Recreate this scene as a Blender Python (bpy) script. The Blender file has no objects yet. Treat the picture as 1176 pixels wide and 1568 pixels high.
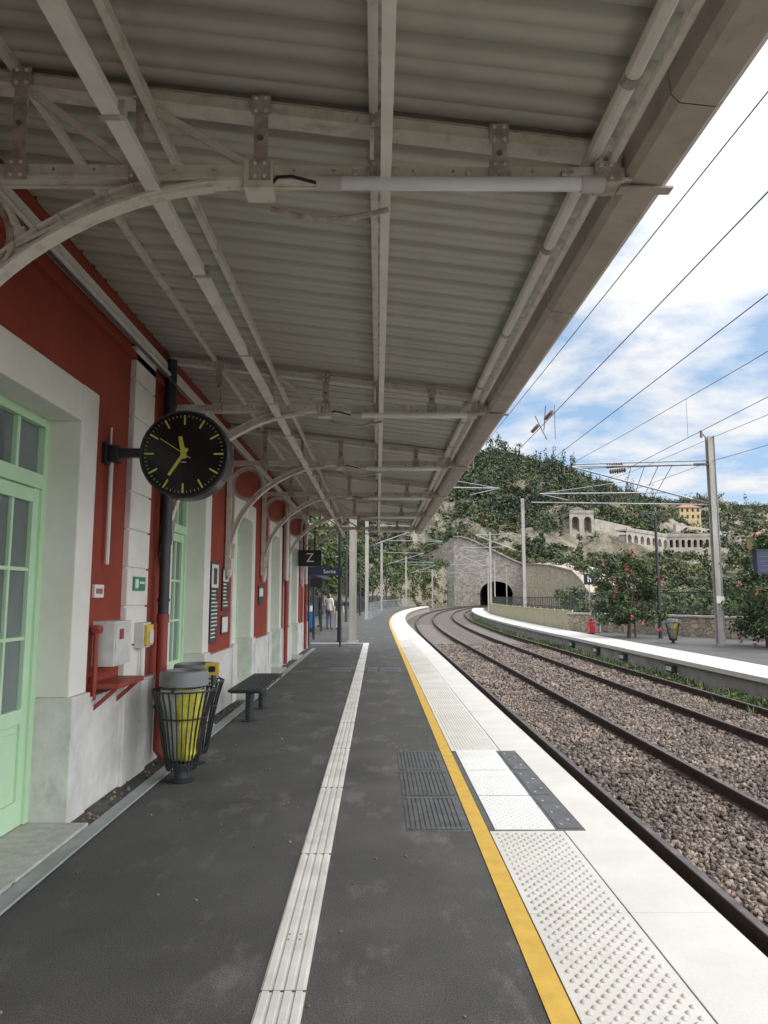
import bpy, bmesh, math, random
import numpy as np
from mathutils import Vector, Matrix, noise as mnoise
from mathutils.bvhtree import BVHTree
random.seed(7); rng=np.random.default_rng(7)
sc=bpy.context.scene
sc.view_settings.view_transform='Standard'
try: sc.view_settings.look='None'
except: pass
sc.view_settings.exposure=0
COL=sc.collection
# ---------------------------------------------------------------- materials
def mk(name,c1,c2=None,scale=3.0,rough=.7,metal=0.0,bump=0.0,bscale=40.0,detail=6,fine=0.0,fscale=300,lo=.35,hi=.65,spec=.5,stretch=None,island=0.0,dirt=None):
    m=bpy.data.materials.new(name); m.use_nodes=True
    nt=m.node_tree; N=nt.nodes; L=nt.links
    b=N['Principled BSDF']; b.inputs['Roughness'].default_value=rough; b.inputs['Metallic'].default_value=metal
    b.inputs['Specular IOR Level'].default_value=spec
    c2=c2 or tuple(x*.82 for x in c1)
    tc=N.new('ShaderNodeTexCoord'); vec=tc.outputs['Object']
    if stretch:
        mp=N.new('ShaderNodeMapping'); mp.inputs['Scale'].default_value=stretch; L.new(vec,mp.inputs['Vector']); vec=mp.outputs[0]
    n=N.new('ShaderNodeTexNoise'); n.inputs['Scale'].default_value=scale; n.inputs['Detail'].default_value=detail; n.inputs['Roughness'].default_value=.6
    L.new(vec,n.inputs['Vector'])
    r=N.new('ShaderNodeValToRGB'); r.color_ramp.elements[0].position=lo; r.color_ramp.elements[1].position=hi
    r.color_ramp.elements[0].color=(*c2,1); r.color_ramp.elements[1].color=(*c1,1)
    L.new(n.outputs['Fac'],r.inputs[0]); col=r.outputs[0]
    if dirt:   # blotchy grime: (colour, scale, threshold, amount, stretch)
        dc,dsc,dth,dam,dst=dirt
        mp2=N.new('ShaderNodeMapping'); mp2.inputs['Scale'].default_value=dst; L.new(tc.outputs['Object'],mp2.inputs[0])
        nd=N.new('ShaderNodeTexNoise'); nd.inputs['Scale'].default_value=dsc; nd.inputs['Detail'].default_value=8; nd.inputs['Roughness'].default_value=.7; L.new(mp2.outputs[0],nd.inputs['Vector'])
        rd=N.new('ShaderNodeValToRGB'); rd.color_ramp.elements[0].position=dth; rd.color_ramp.elements[1].position=dth+.16; rd.color_ramp.elements[1].color=(dam,dam,dam,1); L.new(nd.outputs['Fac'],rd.inputs[0])
        md=N.new('ShaderNodeMix'); md.data_type='RGBA'; L.new(rd.outputs[0],md.inputs['Factor']); L.new(col,md.inputs[6]); md.inputs[7].default_value=(*dc,1); col=md.outputs[2]
    if fine>0:
        n2=N.new('ShaderNodeTexNoise'); n2.inputs['Scale'].default_value=fscale; n2.inputs['Detail'].default_value=2
        L.new(tc.outputs['Object'],n2.inputs['Vector'])
        mr=N.new('ShaderNodeMapRange'); mr.inputs[1].default_value=.3; mr.inputs[2].default_value=.7; mr.inputs[3].default_value=1-fine; mr.inputs[4].default_value=1+fine
        L.new(n2.outputs['Fac'],mr.inputs[0])
        mx=N.new('ShaderNodeVectorMath'); mx.operation='SCALE'; L.new(col,mx.inputs[0]); L.new(mr.outputs[0],mx.inputs['Scale']); col=mx.outputs[0]
    if island>0:
        g=N.new('ShaderNodeNewGeometry')
        mr=N.new('ShaderNodeMapRange'); mr.inputs[3].default_value=1-island; mr.inputs[4].default_value=1+island
        L.new(g.outputs['Random Per Island'],mr.inputs[0])
        mx=N.new('ShaderNodeVectorMath'); mx.operation='SCALE'; L.new(col,mx.inputs[0]); L.new(mr.outputs[0],mx.inputs['Scale']); col=mx.outputs[0]
    L.new(col,b.inputs['Base Color'])
    if bump>0:
        n3=N.new('ShaderNodeTexNoise'); n3.inputs['Scale'].default_value=bscale; n3.inputs['Detail'].default_value=5
        L.new(tc.outputs['Object'],n3.inputs['Vector'])
        bp=N.new('ShaderNodeBump'); bp.inputs['Strength'].default_value=bump; bp.inputs['Distance'].default_value=.02
        L.new(n3.outputs['Fac'],bp.inputs['Height']); L.new(bp.outputs[0],b.inputs['Normal'])
    return m
def mk_stone(name,ca,cb,mortar,scale=1.6,bump=.6):
    m=bpy.data.materials.new(name); m.use_nodes=True
    nt=m.node_tree; N=nt.nodes; L=nt.links; b=N['Principled BSDF']; b.inputs['Roughness'].default_value=.9
    tc=N.new('ShaderNodeTexCoord')
    mp=N.new('ShaderNodeMapping'); mp.inputs['Scale'].default_value=(1,1,1.7); L.new(tc.outputs['Object'],mp.inputs['Vector'])
    v=N.new('ShaderNodeTexVoronoi'); v.feature='DISTANCE_TO_EDGE'; v.inputs['Scale'].default_value=scale; L.new(mp.outputs[0],v.inputs['Vector'])
    v2=N.new('ShaderNodeTexVoronoi'); v2.inputs['Scale'].default_value=scale; L.new(mp.outputs[0],v2.inputs['Vector'])
    sp=N.new('ShaderNodeSeparateColor'); L.new(v2.outputs['Color'],sp.inputs[0])
    n=N.new('ShaderNodeTexNoise'); n.inputs['Scale'].default_value=.25; n.inputs['Detail'].default_value=8; n.inputs['Roughness'].default_value=.65; L.new(tc.outputs['Object'],n.inputs['Vector'])
    ad=N.new('ShaderNodeMath'); ad.operation='MULTIPLY_ADD'; ad.inputs[1].default_value=.5; L.new(sp.outputs[0],ad.inputs[0]); 
    mm=N.new('ShaderNodeMath'); mm.operation='MULTIPLY'; mm.inputs[1].default_value=.6; L.new(n.outputs['Fac'],mm.inputs[0]); L.new(mm.outputs[0],ad.inputs[2])
    r=N.new('ShaderNodeValToRGB'); r.color_ramp.elements[0].position=.25; r.color_ramp.elements[1].position=.8
    r.color_ramp.elements[0].color=(*cb,1); r.color_ramp.elements[1].color=(*ca,1); L.new(ad.outputs[0],r.inputs[0])
    e=N.new('ShaderNodeValToRGB'); e.color_ramp.elements[0].position=.02; e.color_ramp.elements[1].position=.07; L.new(v.outputs['Distance'],e.inputs[0])
    mx=N.new('ShaderNodeMix'); mx.data_type='RGBA'; L.new(e.outputs[0],mx.inputs['Factor']); mx.inputs[6].default_value=(*mortar,1); L.new(r.outputs[0],mx.inputs[7])
    L.new(mx.outputs[2],b.inputs['Base Color'])
    bp=N.new('ShaderNodeBump'); bp.inputs['Strength'].default_value=bump; bp.inputs['Distance'].default_value=.05; L.new(e.outputs[0],bp.inputs['Height']); L.new(bp.outputs[0],b.inputs['Normal'])
    return m
M={}
M['asphalt']=mk('asphalt',(.088,.086,.083),(.052,.051,.050),scale=1.3,rough=.9,bump=.5,bscale=150,fine=.38,fscale=130,lo=.3,hi=.7,dirt=((.20,.19,.175),2.6,.54,.6,(1,.45,1)))
M['asphalt2']=mk('asphalt_light',(.12,.117,.115),(.085,.083,.082),scale=.7,rough=.9,bump=.2,bscale=90,fine=.15)
M['slab']=mk('white_concrete',(.60,.585,.54),(.53,.515,.475),scale=2.2,rough=.75,bump=.1,bscale=60,fine=.06,dirt=((.42,.40,.36),1.6,.58,.5,(1,.6,1)))
M['slab2']=mk('weathered_concrete',(.52,.50,.45),(.36,.34,.30),scale=1.5,rough=.85,bump=.1)
M['dome']=mk('tactile_dome',(.54,.52,.48),(.36,.345,.31),scale=2,rough=.75)
M['whitepad']=mk('tactile_pad',(.74,.74,.73),(.66,.66,.64),scale=4,rough=.6)
M['yellow']=mk('yellow_paint',(.60,.375,.06),(.50,.31,.045),scale=9,rough=.6,fine=.12,fscale=200,dirt=((.33,.24,.09),6,.6,.5,(1,.5,1)))
M['strip']=mk('guide_strip',(.66,.65,.61),(.50,.49,.46),scale=3,rough=.6,fine=.06,dirt=((.34,.33,.31),5,.56,.6,(1,.4,1)))
M['plate']=mk('metal_plate',(.15,.15,.15),(.09,.09,.09),scale=8,rough=.5,metal=.3,bump=.2,bscale=120)
M['ballast']=mk('ballast_bed',(.16,.13,.11),(.07,.058,.05),scale=16,rough=.95,bump=1.0,bscale=22,fine=.35,fscale=45)
M['stone']=mk('ballast_stone',(.215,.168,.138),(.10,.080,.068),scale=1.2,rough=.9,island=.65,bump=.2)
M['rail']=mk('rusty_rail',(.075,.048,.036),(.045,.030,.025),scale=12,rough=.7,metal=.3)
M['railtop']=mk('polished_rail',(.20,.18,.17),(.11,.095,.088),scale=6,rough=.4,metal=.7)
M['sleeper']=mk('sleeper_concrete',(.26,.23,.2),(.18,.155,.14),scale=5,rough=.9)
M['concrete']=mk('concrete',(.36,.34,.31),(.22,.21,.19),scale=1.5,rough=.9,bump=.3,bscale=30,fine=.1)
M['kerb']=mk('kerb_stone',(.34,.36,.36),(.26,.28,.28),scale=4,rough=.8,bump=.2)
M['sill']=mk('sill_stone',(.50,.49,.46),(.38,.37,.34),scale=14,rough=.8,fine=.15,fscale=120)
M['red']=mk('red_render',(.31,.050,.026),(.24,.037,.020),scale=2.2,rough=.85,bump=.25,bscale=70,fine=.08,dirt=((.19,.035,.022),1.5,.56,.5,(1,1,.35)))
M['cream']=mk('cream_paint',(.80,.78,.72),(.70,.68,.62),scale=2,rough=.7,bump=.06,bscale=60,dirt=((.52,.50,.45),2.2,.60,.45,(1,1,.3)))
M['plinth']=mk('plinth_paint',(.72,.71,.68),(.54,.53,.50),scale=3,rough=.75,bump=.15,bscale=40,dirt=((.30,.285,.26),2.6,.55,.65,(1,1,.7)))
M['mint']=mk('mint_paint',(.54,.76,.52),(.49,.71,.47),scale=3,rough=.45)
M['glass']=mk('window_glass',(.19,.225,.235),(.12,.145,.15),scale=.8,rough=.06,spec=1.0)
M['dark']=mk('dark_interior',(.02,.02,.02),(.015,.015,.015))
M['truss']=mk('truss_paint',(.66,.62,.55),(.48,.42,.36),scale=9,rough=.6,bump=.2,bscale=50,lo=.3,hi=.5,dirt=((.22,.15,.10),14,.61,.75,(1,1,1)))
M['trussd']=mk('truss_dirty',(.50,.45,.40),(.30,.25,.21),scale=14,rough=.7,bump=.3,bscale=60,dirt=((.16,.10,.07),20,.58,.7,(1,1,1)))
M['beam']=mk('beam_paint',(.74,.72,.66),(.64,.61,.55),scale=5,rough=.55,dirt=((.40,.36,.31),8,.62,.5,(1,.3,1)))
M['sheet']=mk('corrugated_sheet',(.51,.51,.435),(.44,.44,.375),scale=1.2,rough=.5,stretch=(.35,1,1),dirt=((.32,.31,.25),1.3,.56,.5,(.25,1,1)))
M['gutter']=mk('gutter_panel',(.46,.40,.35),(.35,.30,.255),scale=3.5,rough=.7,bump=.1,bscale=20,dirt=((.22,.19,.16),4,.56,.6,(1,.5,1)))
M['gutout']=mk('gutter_edge',(.17,.165,.14),(.11,.105,.09),scale=6,rough=.8)
M['tubelamp']=mk('lamp_tube',(.70,.71,.72),(.62,.63,.64),scale=2,rough=.25)
M['lampend']=mk('lamp_end',(.5,.48,.45),None,scale=3,rough=.5)
M['black']=mk('black_metal',(.018,.018,.02),(.012,.012,.013),scale=6,rough=.35)
M['clockface']=mk('clock_face',(.012,.013,.014),None,rough=.12)
M['clockyel']=mk('clock_mark',(.55,.52,.09),None,rough=.5)
M['dkmetal']=mk('dark_steel',(.05,.055,.06),(.035,.038,.04),scale=6,rough=.5,metal=.3)
M['grey']=mk('grey_paint',(.22,.23,.235),(.17,.18,.18),scale=6,rough=.45)
M['ltgrey']=mk('light_grey_box',(.62,.62,.6),(.5,.5,.48),scale=8,rough=.5)
M['bag']=mk('yellow_bag',(.72,.66,.10),(.58,.52,.06),scale=14,rough=.35,bump=.7,bscale=25)
M['clearbag']=mk('clear_bag',(.42,.44,.40),(.28,.30,.27),scale=14,rough=.3,bump=.6,bscale=25)
M['yelbox']=mk('yellow_plastic',(.70,.50,.06),None,rough=.4)
M['pipe_red']=mk('red_pipe',(.30,.045,.03),None,scale=5,rough=.5)
M['green']=mk('green_sign',(.03,.25,.13),None,rough=.4)
M['white']=mk('white_print',(.8,.8,.8),None,rough=.5)
M['blue']=mk('blue_paint',(.02,.16,.50),None,rough=.4)
M['navy']=mk('navy_panel',(.025,.035,.085),None,rough=.3)
M['mast']=mk('mast_steel',(.40,.385,.35),(.28,.265,.24),scale=2,rough=.7,metal=.1,stretch=(3,3,.4))
M['galv']=mk('galvanised',(.35,.36,.37),(.25,.26,.27),scale=5,rough=.5,metal=.4)
M['wire']=mk('wire',(.05,.05,.055),None,rough=.5,metal=.3)
M['insul']=mk('insulator',(.16,.11,.09),None,rough=.3)
M['fence']=mk('fence_panel',(.50,.47,.31),(.42,.39,.25),scale=2,rough=.6)
M['drystone']=mk_stone('stone_wall_masonry',(.44,.38,.29),(.26,.22,.17),(.17,.145,.11),scale=3.0)
M['tunnelstone']=mk_stone('tunnel_masonry',(.43,.39,.335),(.23,.205,.175),(.19,.17,.145),scale=1.3,bump=.4)
M['creamstone']=mk_stone('pale_masonry',(.60,.52,.40),(.42,.355,.27),(.33,.28,.22),scale=1.1,bump=.4)
M['viad']=mk('viaduct_stone',(.42,.38,.33),(.29,.26,.23),scale=.6,rough=.9,dirt=((.17,.15,.12),.4,.52,.6,(1,1,.5)))
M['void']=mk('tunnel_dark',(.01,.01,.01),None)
M['tile']=mk('roof_tile',(.36,.17,.10),(.26,.12,.08),scale=3)
M['ochre']=mk('ochre_wall',(.50,.39,.20),(.42,.33,.17),scale=.5)
M['ground']=mk('earth',(.13,.12,.085),(.06,.072,.04),scale=.15,rough=1)
M['bark']=mk('bark',(.14,.105,.08),(.08,.06,.045),scale=8,rough=.9,bump=.5)
M['rubble']=mk('leaf_litter',(.30,.24,.15),(.14,.11,.07),scale=30,rough=.9,island=.5)
def foliage_mat(name,c1,c2,scale,isl=.45):
    return mk(name,c1,c2,scale=scale,rough=.65,island=isl,spec=.3,lo=.38,hi=.62)
M['leafh']=foliage_mat('hill_foliage',(.120,.130,.050),(.042,.064,.032),.05,.45)
M['leafh2']=foliage_mat('hill_pine_foliage',(.060,.084,.042),(.030,.050,.028),.08,.4)
M['leafh3']=foliage_mat('hill_dry_scrub',(.19,.17,.085),(.10,.10,.05),.08,.4)
M['leafo']=foliage_mat('oleander_leaf',(.08,.115,.04),(.032,.055,.024),1.2)
M['leafp']=foliage_mat('broadleaf',(.10,.13,.045),(.036,.058,.024),.4)
M['weed']=foliage_mat('weed_leaf',(.10,.15,.04),(.05,.08,.025),2.0)
M['pink']=mk('oleander_flower',(.62,.14,.22),(.5,.09,.15),scale=3,island=.3)
M['skin']=mk('skin',(.48,.30,.22),None,rough=.6)
M['hair']=mk('hair',(.05,.035,.025),None,rough=.7)
M['shirtb']=mk('blue_shirt',(.33,.45,.62),None,scale=10,rough=.9)
M['shirtw']=mk('pale_shirt',(.6,.58,.54),None,scale=10,rough=.9)
M['shirtd']=mk('dark_shirt',(.05,.06,.08),None,scale=10,rough=.9)
M['trous']=mk('trousers',(.10,.12,.17),None,scale=10,rough=.9)
M['trousw']=mk('light_trousers',(.45,.42,.38),None,scale=10,rough=.9)
M['redbag']=mk('red_case',(.45,.03,.03),None,rough=.4)
def hillmat():
    m=bpy.data.materials.new('hillside_rock_and_scrub'); m.use_nodes=True; N=m.node_tree.nodes; L=m.node_tree.links; b=N['Principled BSDF']; b.inputs['Roughness'].default_value=1
    tc=N.new('ShaderNodeTexCoord')
    a=N.new('ShaderNodeTexNoise'); a.inputs['Scale'].default_value=.045; a.inputs['Detail'].default_value=9; a.inputs['Roughness'].default_value=.65; L.new(tc.outputs['Object'],a.inputs['Vector'])
    r=N.new('ShaderNodeValToRGB'); r.color_ramp.elements[0].position=.40; r.color_ramp.elements[1].position=.52; L.new(a.outputs['Fac'],r.inputs[0])
    mp=N.new('ShaderNodeMapping'); mp.inputs['Scale'].default_value=(1,1,.45); L.new(tc.outputs['Object'],mp.inputs[0])
    k=N.new('ShaderNodeTexNoise'); k.inputs['Scale'].default_value=.35; k.inputs['Detail'].default_value=9; k.inputs['Roughness'].default_value=.7; L.new(mp.outputs[0],k.inputs['Vector'])
    rk=N.new('ShaderNodeValToRGB'); rk.color_ramp.elements[0].position=.34; rk.color_ramp.elements[1].position=.64; rk.color_ramp.elements[0].color=(.10,.09,.068,1); rk.color_ramp.elements[1].color=(.36,.315,.245,1); L.new(k.outputs['Fac'],rk.inputs[0])
    g=N.new('ShaderNodeValToRGB'); g.color_ramp.elements[0].position=.35; g.color_ramp.elements[1].position=.65; g.color_ramp.elements[0].color=(.035,.048,.022,1); g.color_ramp.elements[1].color=(.12,.12,.06,1); L.new(k.outputs['Fac'],g.inputs[0])
    mx=N.new('ShaderNodeMix'); mx.data_type='RGBA'; L.new(r.outputs[0],mx.inputs['Factor']); L.new(g.outputs[0],mx.inputs[6]); L.new(rk.outputs[0],mx.inputs[7]); L.new(mx.outputs[2],b.inputs['Base Color'])
    bp=N.new('ShaderNodeBump'); bp.inputs['Strength'].default_value=1; bp.inputs['Distance'].default_value=1.8; L.new(k.outputs['Fac'],bp.inputs['Height']); L.new(bp.outputs[0],b.inputs['Normal'])
    return m
M['hill']=hillmat()
# ---------------------------------------------------------------- mesh builder
class MB:
    def __init__(s): s.v=[];s.f=[];s.m=[];s.mats=[]
    def mi(s,k):
        m=M[k]
        if m not in s.mats: s.mats.append(m)
        return s.mats.index(m)
    def add(s,vs,fs,k):
        o=len(s.v); s.v+= [tuple(p) for p in vs]; i=s.mi(k)
        for f in fs: s.f.append(tuple(a+o for a in f)); s.m.append(i)
    def box(s,x0,x1,y0,y1,z0,z1,k):
        s.add([(x0,y0,z0),(x1,y0,z0),(x1,y1,z0),(x0,y1,z0),(x0,y0,z1),(x1,y0,z1),(x1,y1,z1),(x0,y1,z1)],
              [(0,3,2,1),(4,5,6,7),(0,1,5,4),(1,2,6,5),(2,3,7,6),(3,0,4,7)],k)
    def beam(s,p0,p1,w,h,k,up=(0,0,1)):
        p0=Vector(p0);p1=Vector(p1);d=(p1-p0).normalized();u=Vector(up)
        if abs(d.dot(u))>.98: u=Vector((0,1,0))
        r=d.cross(u).normalized();u=r.cross(d).normalized()
        vs=[]
        for p in (p0,p1):
            for a,b in ((-1,-1),(1,-1),(1,1),(-1,1)): vs.append(p+r*a*w/2+u*b*h/2)
        s.add(vs,[(0,1,2,3),(7,6,5,4),(0,4,5,1),(1,5,6,2),(2,6,7,3),(3,7,4,0)],k)
    def tube(s,p0,p1,r,k,n=8,r2=None): s.path([p0,p1],r,k,n,r2)
    def path(s,pts,r,k,n=8,r2=None,closed=False):
        pts=[Vector(p) for p in pts]; vs=[];fs=[];N=len(pts)
        u=None
        for i,p in enumerate(pts):
            if closed: d=pts[(i+1)%N]-pts[i-1]
            else: d=pts[min(i+1,N-1)]-pts[max(i-1,0)]
            d.normalize()
            if u is None: u=d.orthogonal().normalized()
            else:
                u=(u-d*u.dot(d)).normalized()
            w=d.cross(u)
            rr=r if r2 is None else r+(r2-r)*i/(N-1)
            for j in range(n):
                a=2*math.pi*j/n; vs.append(p+u*math.cos(a)*rr+w*math.sin(a)*rr)
        M_=N if closed else N-1
        for i in range(M_):
            for j in range(n):
                a=i*n+j;b=i*n+(j+1)%n;c=((i+1)%N)*n+(j+1)%n;d_=((i+1)%N)*n+j
                fs.append((a,b,c,d_))
        if not closed: fs.append(tuple(range(n-1,-1,-1))); fs.append(tuple((N-1)*n+j for j in range(n)))
        s.add(vs,fs,k)
    def lathe(s,c,prof,k,n=24,axis='z',cap=True):
        vs=[];fs=[]
        for r,z in prof:
            for j in range(n):
                a=2*math.pi*j/n
                if axis=='z': vs.append((c[0]+r*math.cos(a),c[1]+r*math.sin(a),c[2]+z))
                else: vs.append((c[0]+r*math.cos(a),c[1]+z,c[2]+r*math.sin(a)))
        for i in range(len(prof)-1):
            for j in range(n): fs.append((i*n+j,i*n+(j+1)%n,(i+1)*n+(j+1)%n,(i+1)*n+j))
        if cap: fs.append(tuple(range(n-1,-1,-1))); fs.append(tuple((len(prof)-1)*n+j for j in range(n)))
        s.add(vs,fs,k)
    def build(s,name,parent=None,smooth=False,bevel=0):
        me=bpy.data.meshes.new(name); me.from_pydata(s.v,[],s.f)
        for m in s.mats: me.materials.append(m)
        me.polygons.foreach_set('material_index',s.m); me.update()
        if smooth:
            me.polygons.foreach_set('use_smooth',[True]*len(me.polygons))
            try: me.set_sharp_from_angle(angle=.6)
            except: pass
        o=bpy.data.objects.new(name,me); COL.objects.link(o)
        if parent: o.parent=parent
        if bevel:
            b=o.modifiers.new('bevel','BEVEL'); b.width=bevel; b.segments=2; b.limit_method='ANGLE'
        return o
def empty(name):
    e=bpy.data.objects.new(name,None); COL.objects.link(e); return e
def npmesh(name,V,F,mat,parent=None):
    me=bpy.data.meshes.new(name); V=np.asarray(V,dtype=np.float32);F=np.asarray(F,dtype=np.int32); k=F.shape[1]
    me.vertices.add(len(V)); me.vertices.foreach_set('co',V.ravel())
    me.loops.add(F.size); me.loops.foreach_set('vertex_index',F.ravel())
    me.polygons.add(len(F)); me.polygons.foreach_set('loop_start',np.arange(0,F.size,k,dtype=np.int32)); me.polygons.foreach_set('loop_total',np.full(len(F),k,dtype=np.int32))
    me.materials.append(mat)
    me.update(calc_edges=True); me.validate()
    o=bpy.data.objects.new(name,me); COL.objects.link(o)
    if parent: o.parent=parent
    return o
# ---------------------------------------------------------------- track alignment
R=450.;S0=35.
def T(X,s):
    if s<=S0: return (X,s)
    a=(s-S0)/R; r=R-X
    return (R-r*math.cos(a),S0+r*math.sin(a))
def stations(s0,s1,step=3.0):
    out=[s0]; 
    if s0<S0<s1: out.append(S0)
    s=max(s0,S0)+step
    while s<s1-.01: out.append(s); s+=step
    out.append(s1); return out
def sweep(mb,prof,s0,s1,k,closed=False,step=3.0,ks=None):
    ss=stations(s0,s1,step); n=len(prof); vs=[]
    for s in ss:
        for X,z in prof: x,y=T(X,s); vs.append((x,y,z))
    m=n if closed else n-1
    for j in range(m):
        fs=[(i*n+j,i*n+(j+1)%n,(i+1)*n+(j+1)%n,(i+1)*n+j) for i in range(len(ss)-1)]
        mb.add(vs,fs,ks[j] if ks else k)
    if closed: mb.add(vs,[tuple(range(n)),tuple((len(ss)-1)*n+j for j in range(n))],k)
# ---------------------------------------------------------------- ground
mb=MB(); 
mb.add([(-1500,-400,-1.05),(2500,-400,-1.05),(2500,3000,-1.05),(-1500,3000,-1.05)],[(0,1,2,3)],'ground'); mb.build('ground')
ZR=-.62
mb=MB(); sweep(mb,[(1.50,-.84),(2.2,-.82),(3.3,-.80),(5.0,-.82),(6.8,-.80),(7.9,-.82),(8.45,-.88)],-6,230,'ballast'); mb.build('ballast_bed')
mb=MB()
for c in (3.3,6.8):
    s=-2.
    while s<60:
        x,y=T(c,s); a=max(0,(s-S0)/R); d=Vector((math.cos(a),-math.sin(a),0))
        mb.beam(Vector((x,y,-.845))-d*1.25,Vector((x,y,-.845))+d*1.25,.24,.10,'sleeper'); s+=.6
mb.build('railway_sleepers')
for c in (3.3,6.8):
    e=empty('railway_track')
    for sg in (-1,1):
        X=c+sg*.7525
        mb=MB(); pr=[(X-.07,ZR-.172),(X+.07,ZR-.172),(X+.07,ZR-.16),(X+.012,ZR-.14),(X+.012,ZR-.045),(X+.036,ZR-.035),(X+.036,ZR-.004),(X+.028,ZR),(X-.028,ZR),(X-.036,ZR-.004),(X-.036,ZR-.035),(X-.012,ZR-.045),(X-.012,ZR-.14),(X-.07,ZR-.16)]
        ks=['rail']*14; ks[7]='railtop'
        sweep(mb,pr,-6,230,'rail',closed=True,ks=ks)
        s=-2.
        while s<40:
            x,y=T(X,s); mb.box(x-.12,x+.12,y-.06,y+.06,ZR-.18,ZR-.135,'rail'); s+=.6
        mb.build('rail',e)
# angular crushed stone: irregular eight-cornered chips
cube=np.array([(-1,-1,-1),(1,-1,-1),(1,1,-1),(-1,1,-1),(-1,-1,1),(1,-1,1),(1,1,1),(-1,1,1)])*.72
cuf=np.array([(0,3,2,1),(4,5,6,7),(0,1,5,4),(1,2,6,5),(2,3,7,6),(3,0,4,7)])
def rotm(n):
    q=rng.normal(size=(n,4)); q/=np.linalg.norm(q,axis=1)[:,None]; w,x,y,z=q.T
    return np.stack([np.stack([1-2*(y*y+z*z),2*(x*y-z*w),2*(x*z+y*w)],1),np.stack([2*(x*y+z*w),1-2*(x*x+z*z),2*(y*z-x*w)],1),np.stack([2*(x*z-y*w),2*(y*z+x*w),1-2*(x*x+y*y)],1)],1)
def stones(n,x0,x1,y0,y1,size,zb=-.815,zr=.05,skip=True):
    X=rng.uniform(x0,x1,n);Y=rng.uniform(y0,y1,n)
    Z=zb+rng.uniform(0,zr,n)
    ok=np.ones(n,bool)
    if skip:
        for r in (2.5475,4.0525,6.0475,7.5525): ok&=np.abs(X-r)>.085
    X,Y,Z=X[ok],Y[ok],Z[ok]; n=len(X)
    P=np.stack([X,Y,Z],1); sc_=rng.uniform(.55,1.3,(n,3))*size
    V=cube[None]*rng.uniform(.35,1.45,(n,8,3))*sc_[:,None,:]
    V=np.einsum('nij,nvj->nvi',rotm(n),V)+P[:,None,:]
    F=cuf[None]+8*np.arange(n)[:,None,None]
    return V.reshape(-1,3),F.reshape(-1,4)
Vs=[];Fs=[];o=0
for a in ((26000,1.7,8.3,3,9,.027),(26000,1.7,8.3,9,18,.034),(17000,1.7,8.3,18,35,.046)):
    V,F=stones(*a); Vs.append(V);Fs.append(F+o);o+=len(V)
npmesh('ballast_stones',np.concatenate(Vs),np.concatenate(Fs),M['stone'])
# ---------------------------------------------------------------- near platform
PE=empty('station_platform')
mb=MB(); sweep(mb,[(-14,-1.0),(-14,0),(1.6,0),(1.6,-.10),(1.52,-.12),(1.52,-1.0)],-6.3,112,'asphalt',ks=['concrete','asphalt','asphalt','concrete','concrete']); mb.build('asphalt_surface',PE)
mb=MB()
HX0,HX1=4.92,7.38
L=1.23; kk=-5
while True:
    s=HX0+kk*L; kk+=1
    if s>110: break
    e=s+L-.006
    for (a,b) in ((.745,1.235),(1.241,1.68)):
        if HX0-.01<=s<HX1-.1:
            if b<1.3: continue
            a=1.385
        dz=random.uniform(-.0012,.0012)
        if e<S0: mb.box(a,b,s,e,-.12,.008+dz,'slab')
        else: sweep(mb,[(a,-.12),(a,.008),(b,.008),(b,-.12)],s,e,'slab',closed=True,step=9)
mb.build('coping_slabs',PE,bevel=.003)
mb=MB(); sweep(mb,[(.635,.005),(.740,.005)],-6,111,'yellow'); mb.build('yellow_line',PE)
V=[];F=[];o=0
def domes(x0,x1,y0,y1,z,sp,r,h,n=8):
    global o
    j=0;y=y0
    while y<=y1:
        x=x0+(sp/2 if j%2 else 0)
        while x<=x1:
            for k in range(n):
                a=2*math.pi*k/n; V.append((x+r*math.cos(a),y+r*math.sin(a),z))
            for k in range(n):
                a=2*math.pi*k/n; V.append((x+r*.55*math.cos(a),y+r*.55*math.sin(a),z+h))
            for k in range(n): F.append((o+k,o+(k+1)%n,o+n+(k+1)%n,o+n+k))
            F.append((o+n,o+n+1,o+n+2,o+n+3));F.append((o+n,o+n+3,o+n+4,o+n+7));F.append((o+n+4,o+n+5,o+n+6,o+n+7))
            o+=2*n; x+=sp
        y+=sp*.5*1.2; j+=1
domes(.79,1.21,1.5,HX0-.06,.008,.062,.0125,.007)
domes(.79,1.21,HX1+.06,26,.008,.062,.0125,.007)
npmesh('tactile_domes',V,F,M['dome'],PE)
mb=MB(); mb.box(.743,1.38,HX0,HX1-.006,-.05,.006,'plate')
for i in range(3):
    y0=HX0+.02+i*.815; mb.box(.785,1.185,y0,y0+.785,0,.012,'whitepad')
    mb.box(1.215,1.35,y0+.02,y0+.75,0,.010,'plate')
    for q in (.1,.38,.66): mb.lathe((1.25,y0+q,.010),[(.014,0),(.012,.004)],'galv',8)
    for q in (.2,.5): mb.lathe((1.32,y0+q,.010),[(.014,0),(.012,.004)],'galv',8)
mb.build('edge_hatch',PE)
V=[];F=[];o=0
for i in range(3):
    y0=HX0+.02+i*.815; domes(.81,1.17,y0+.03,y0+.75,.012,.055,.011,.005)
npmesh('pad_domes',V,F,M['strip'],PE)
mb=MB()
def hatch(x0,x1,y0,y1,n):
    mb.box(x0,x1,y0,y1,-.03,.003,'plate')
    ly=(y1-y0)/n
    for i in range(n):
        a=y0+i*ly+.02;b=y0+(i+1)*ly-.02
        x=x0+.03
        while x<x1-.03:
            mb.box(x,x+.022,a,b,0,.009,'plate'); x+=.034
        for q in (a+.03,b-.03): mb.box(x0+.015,x1-.015,q-.014,q+.014,0,.0105,'plate')
hatch(.20,.625,HX0,HX1,3)
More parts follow.
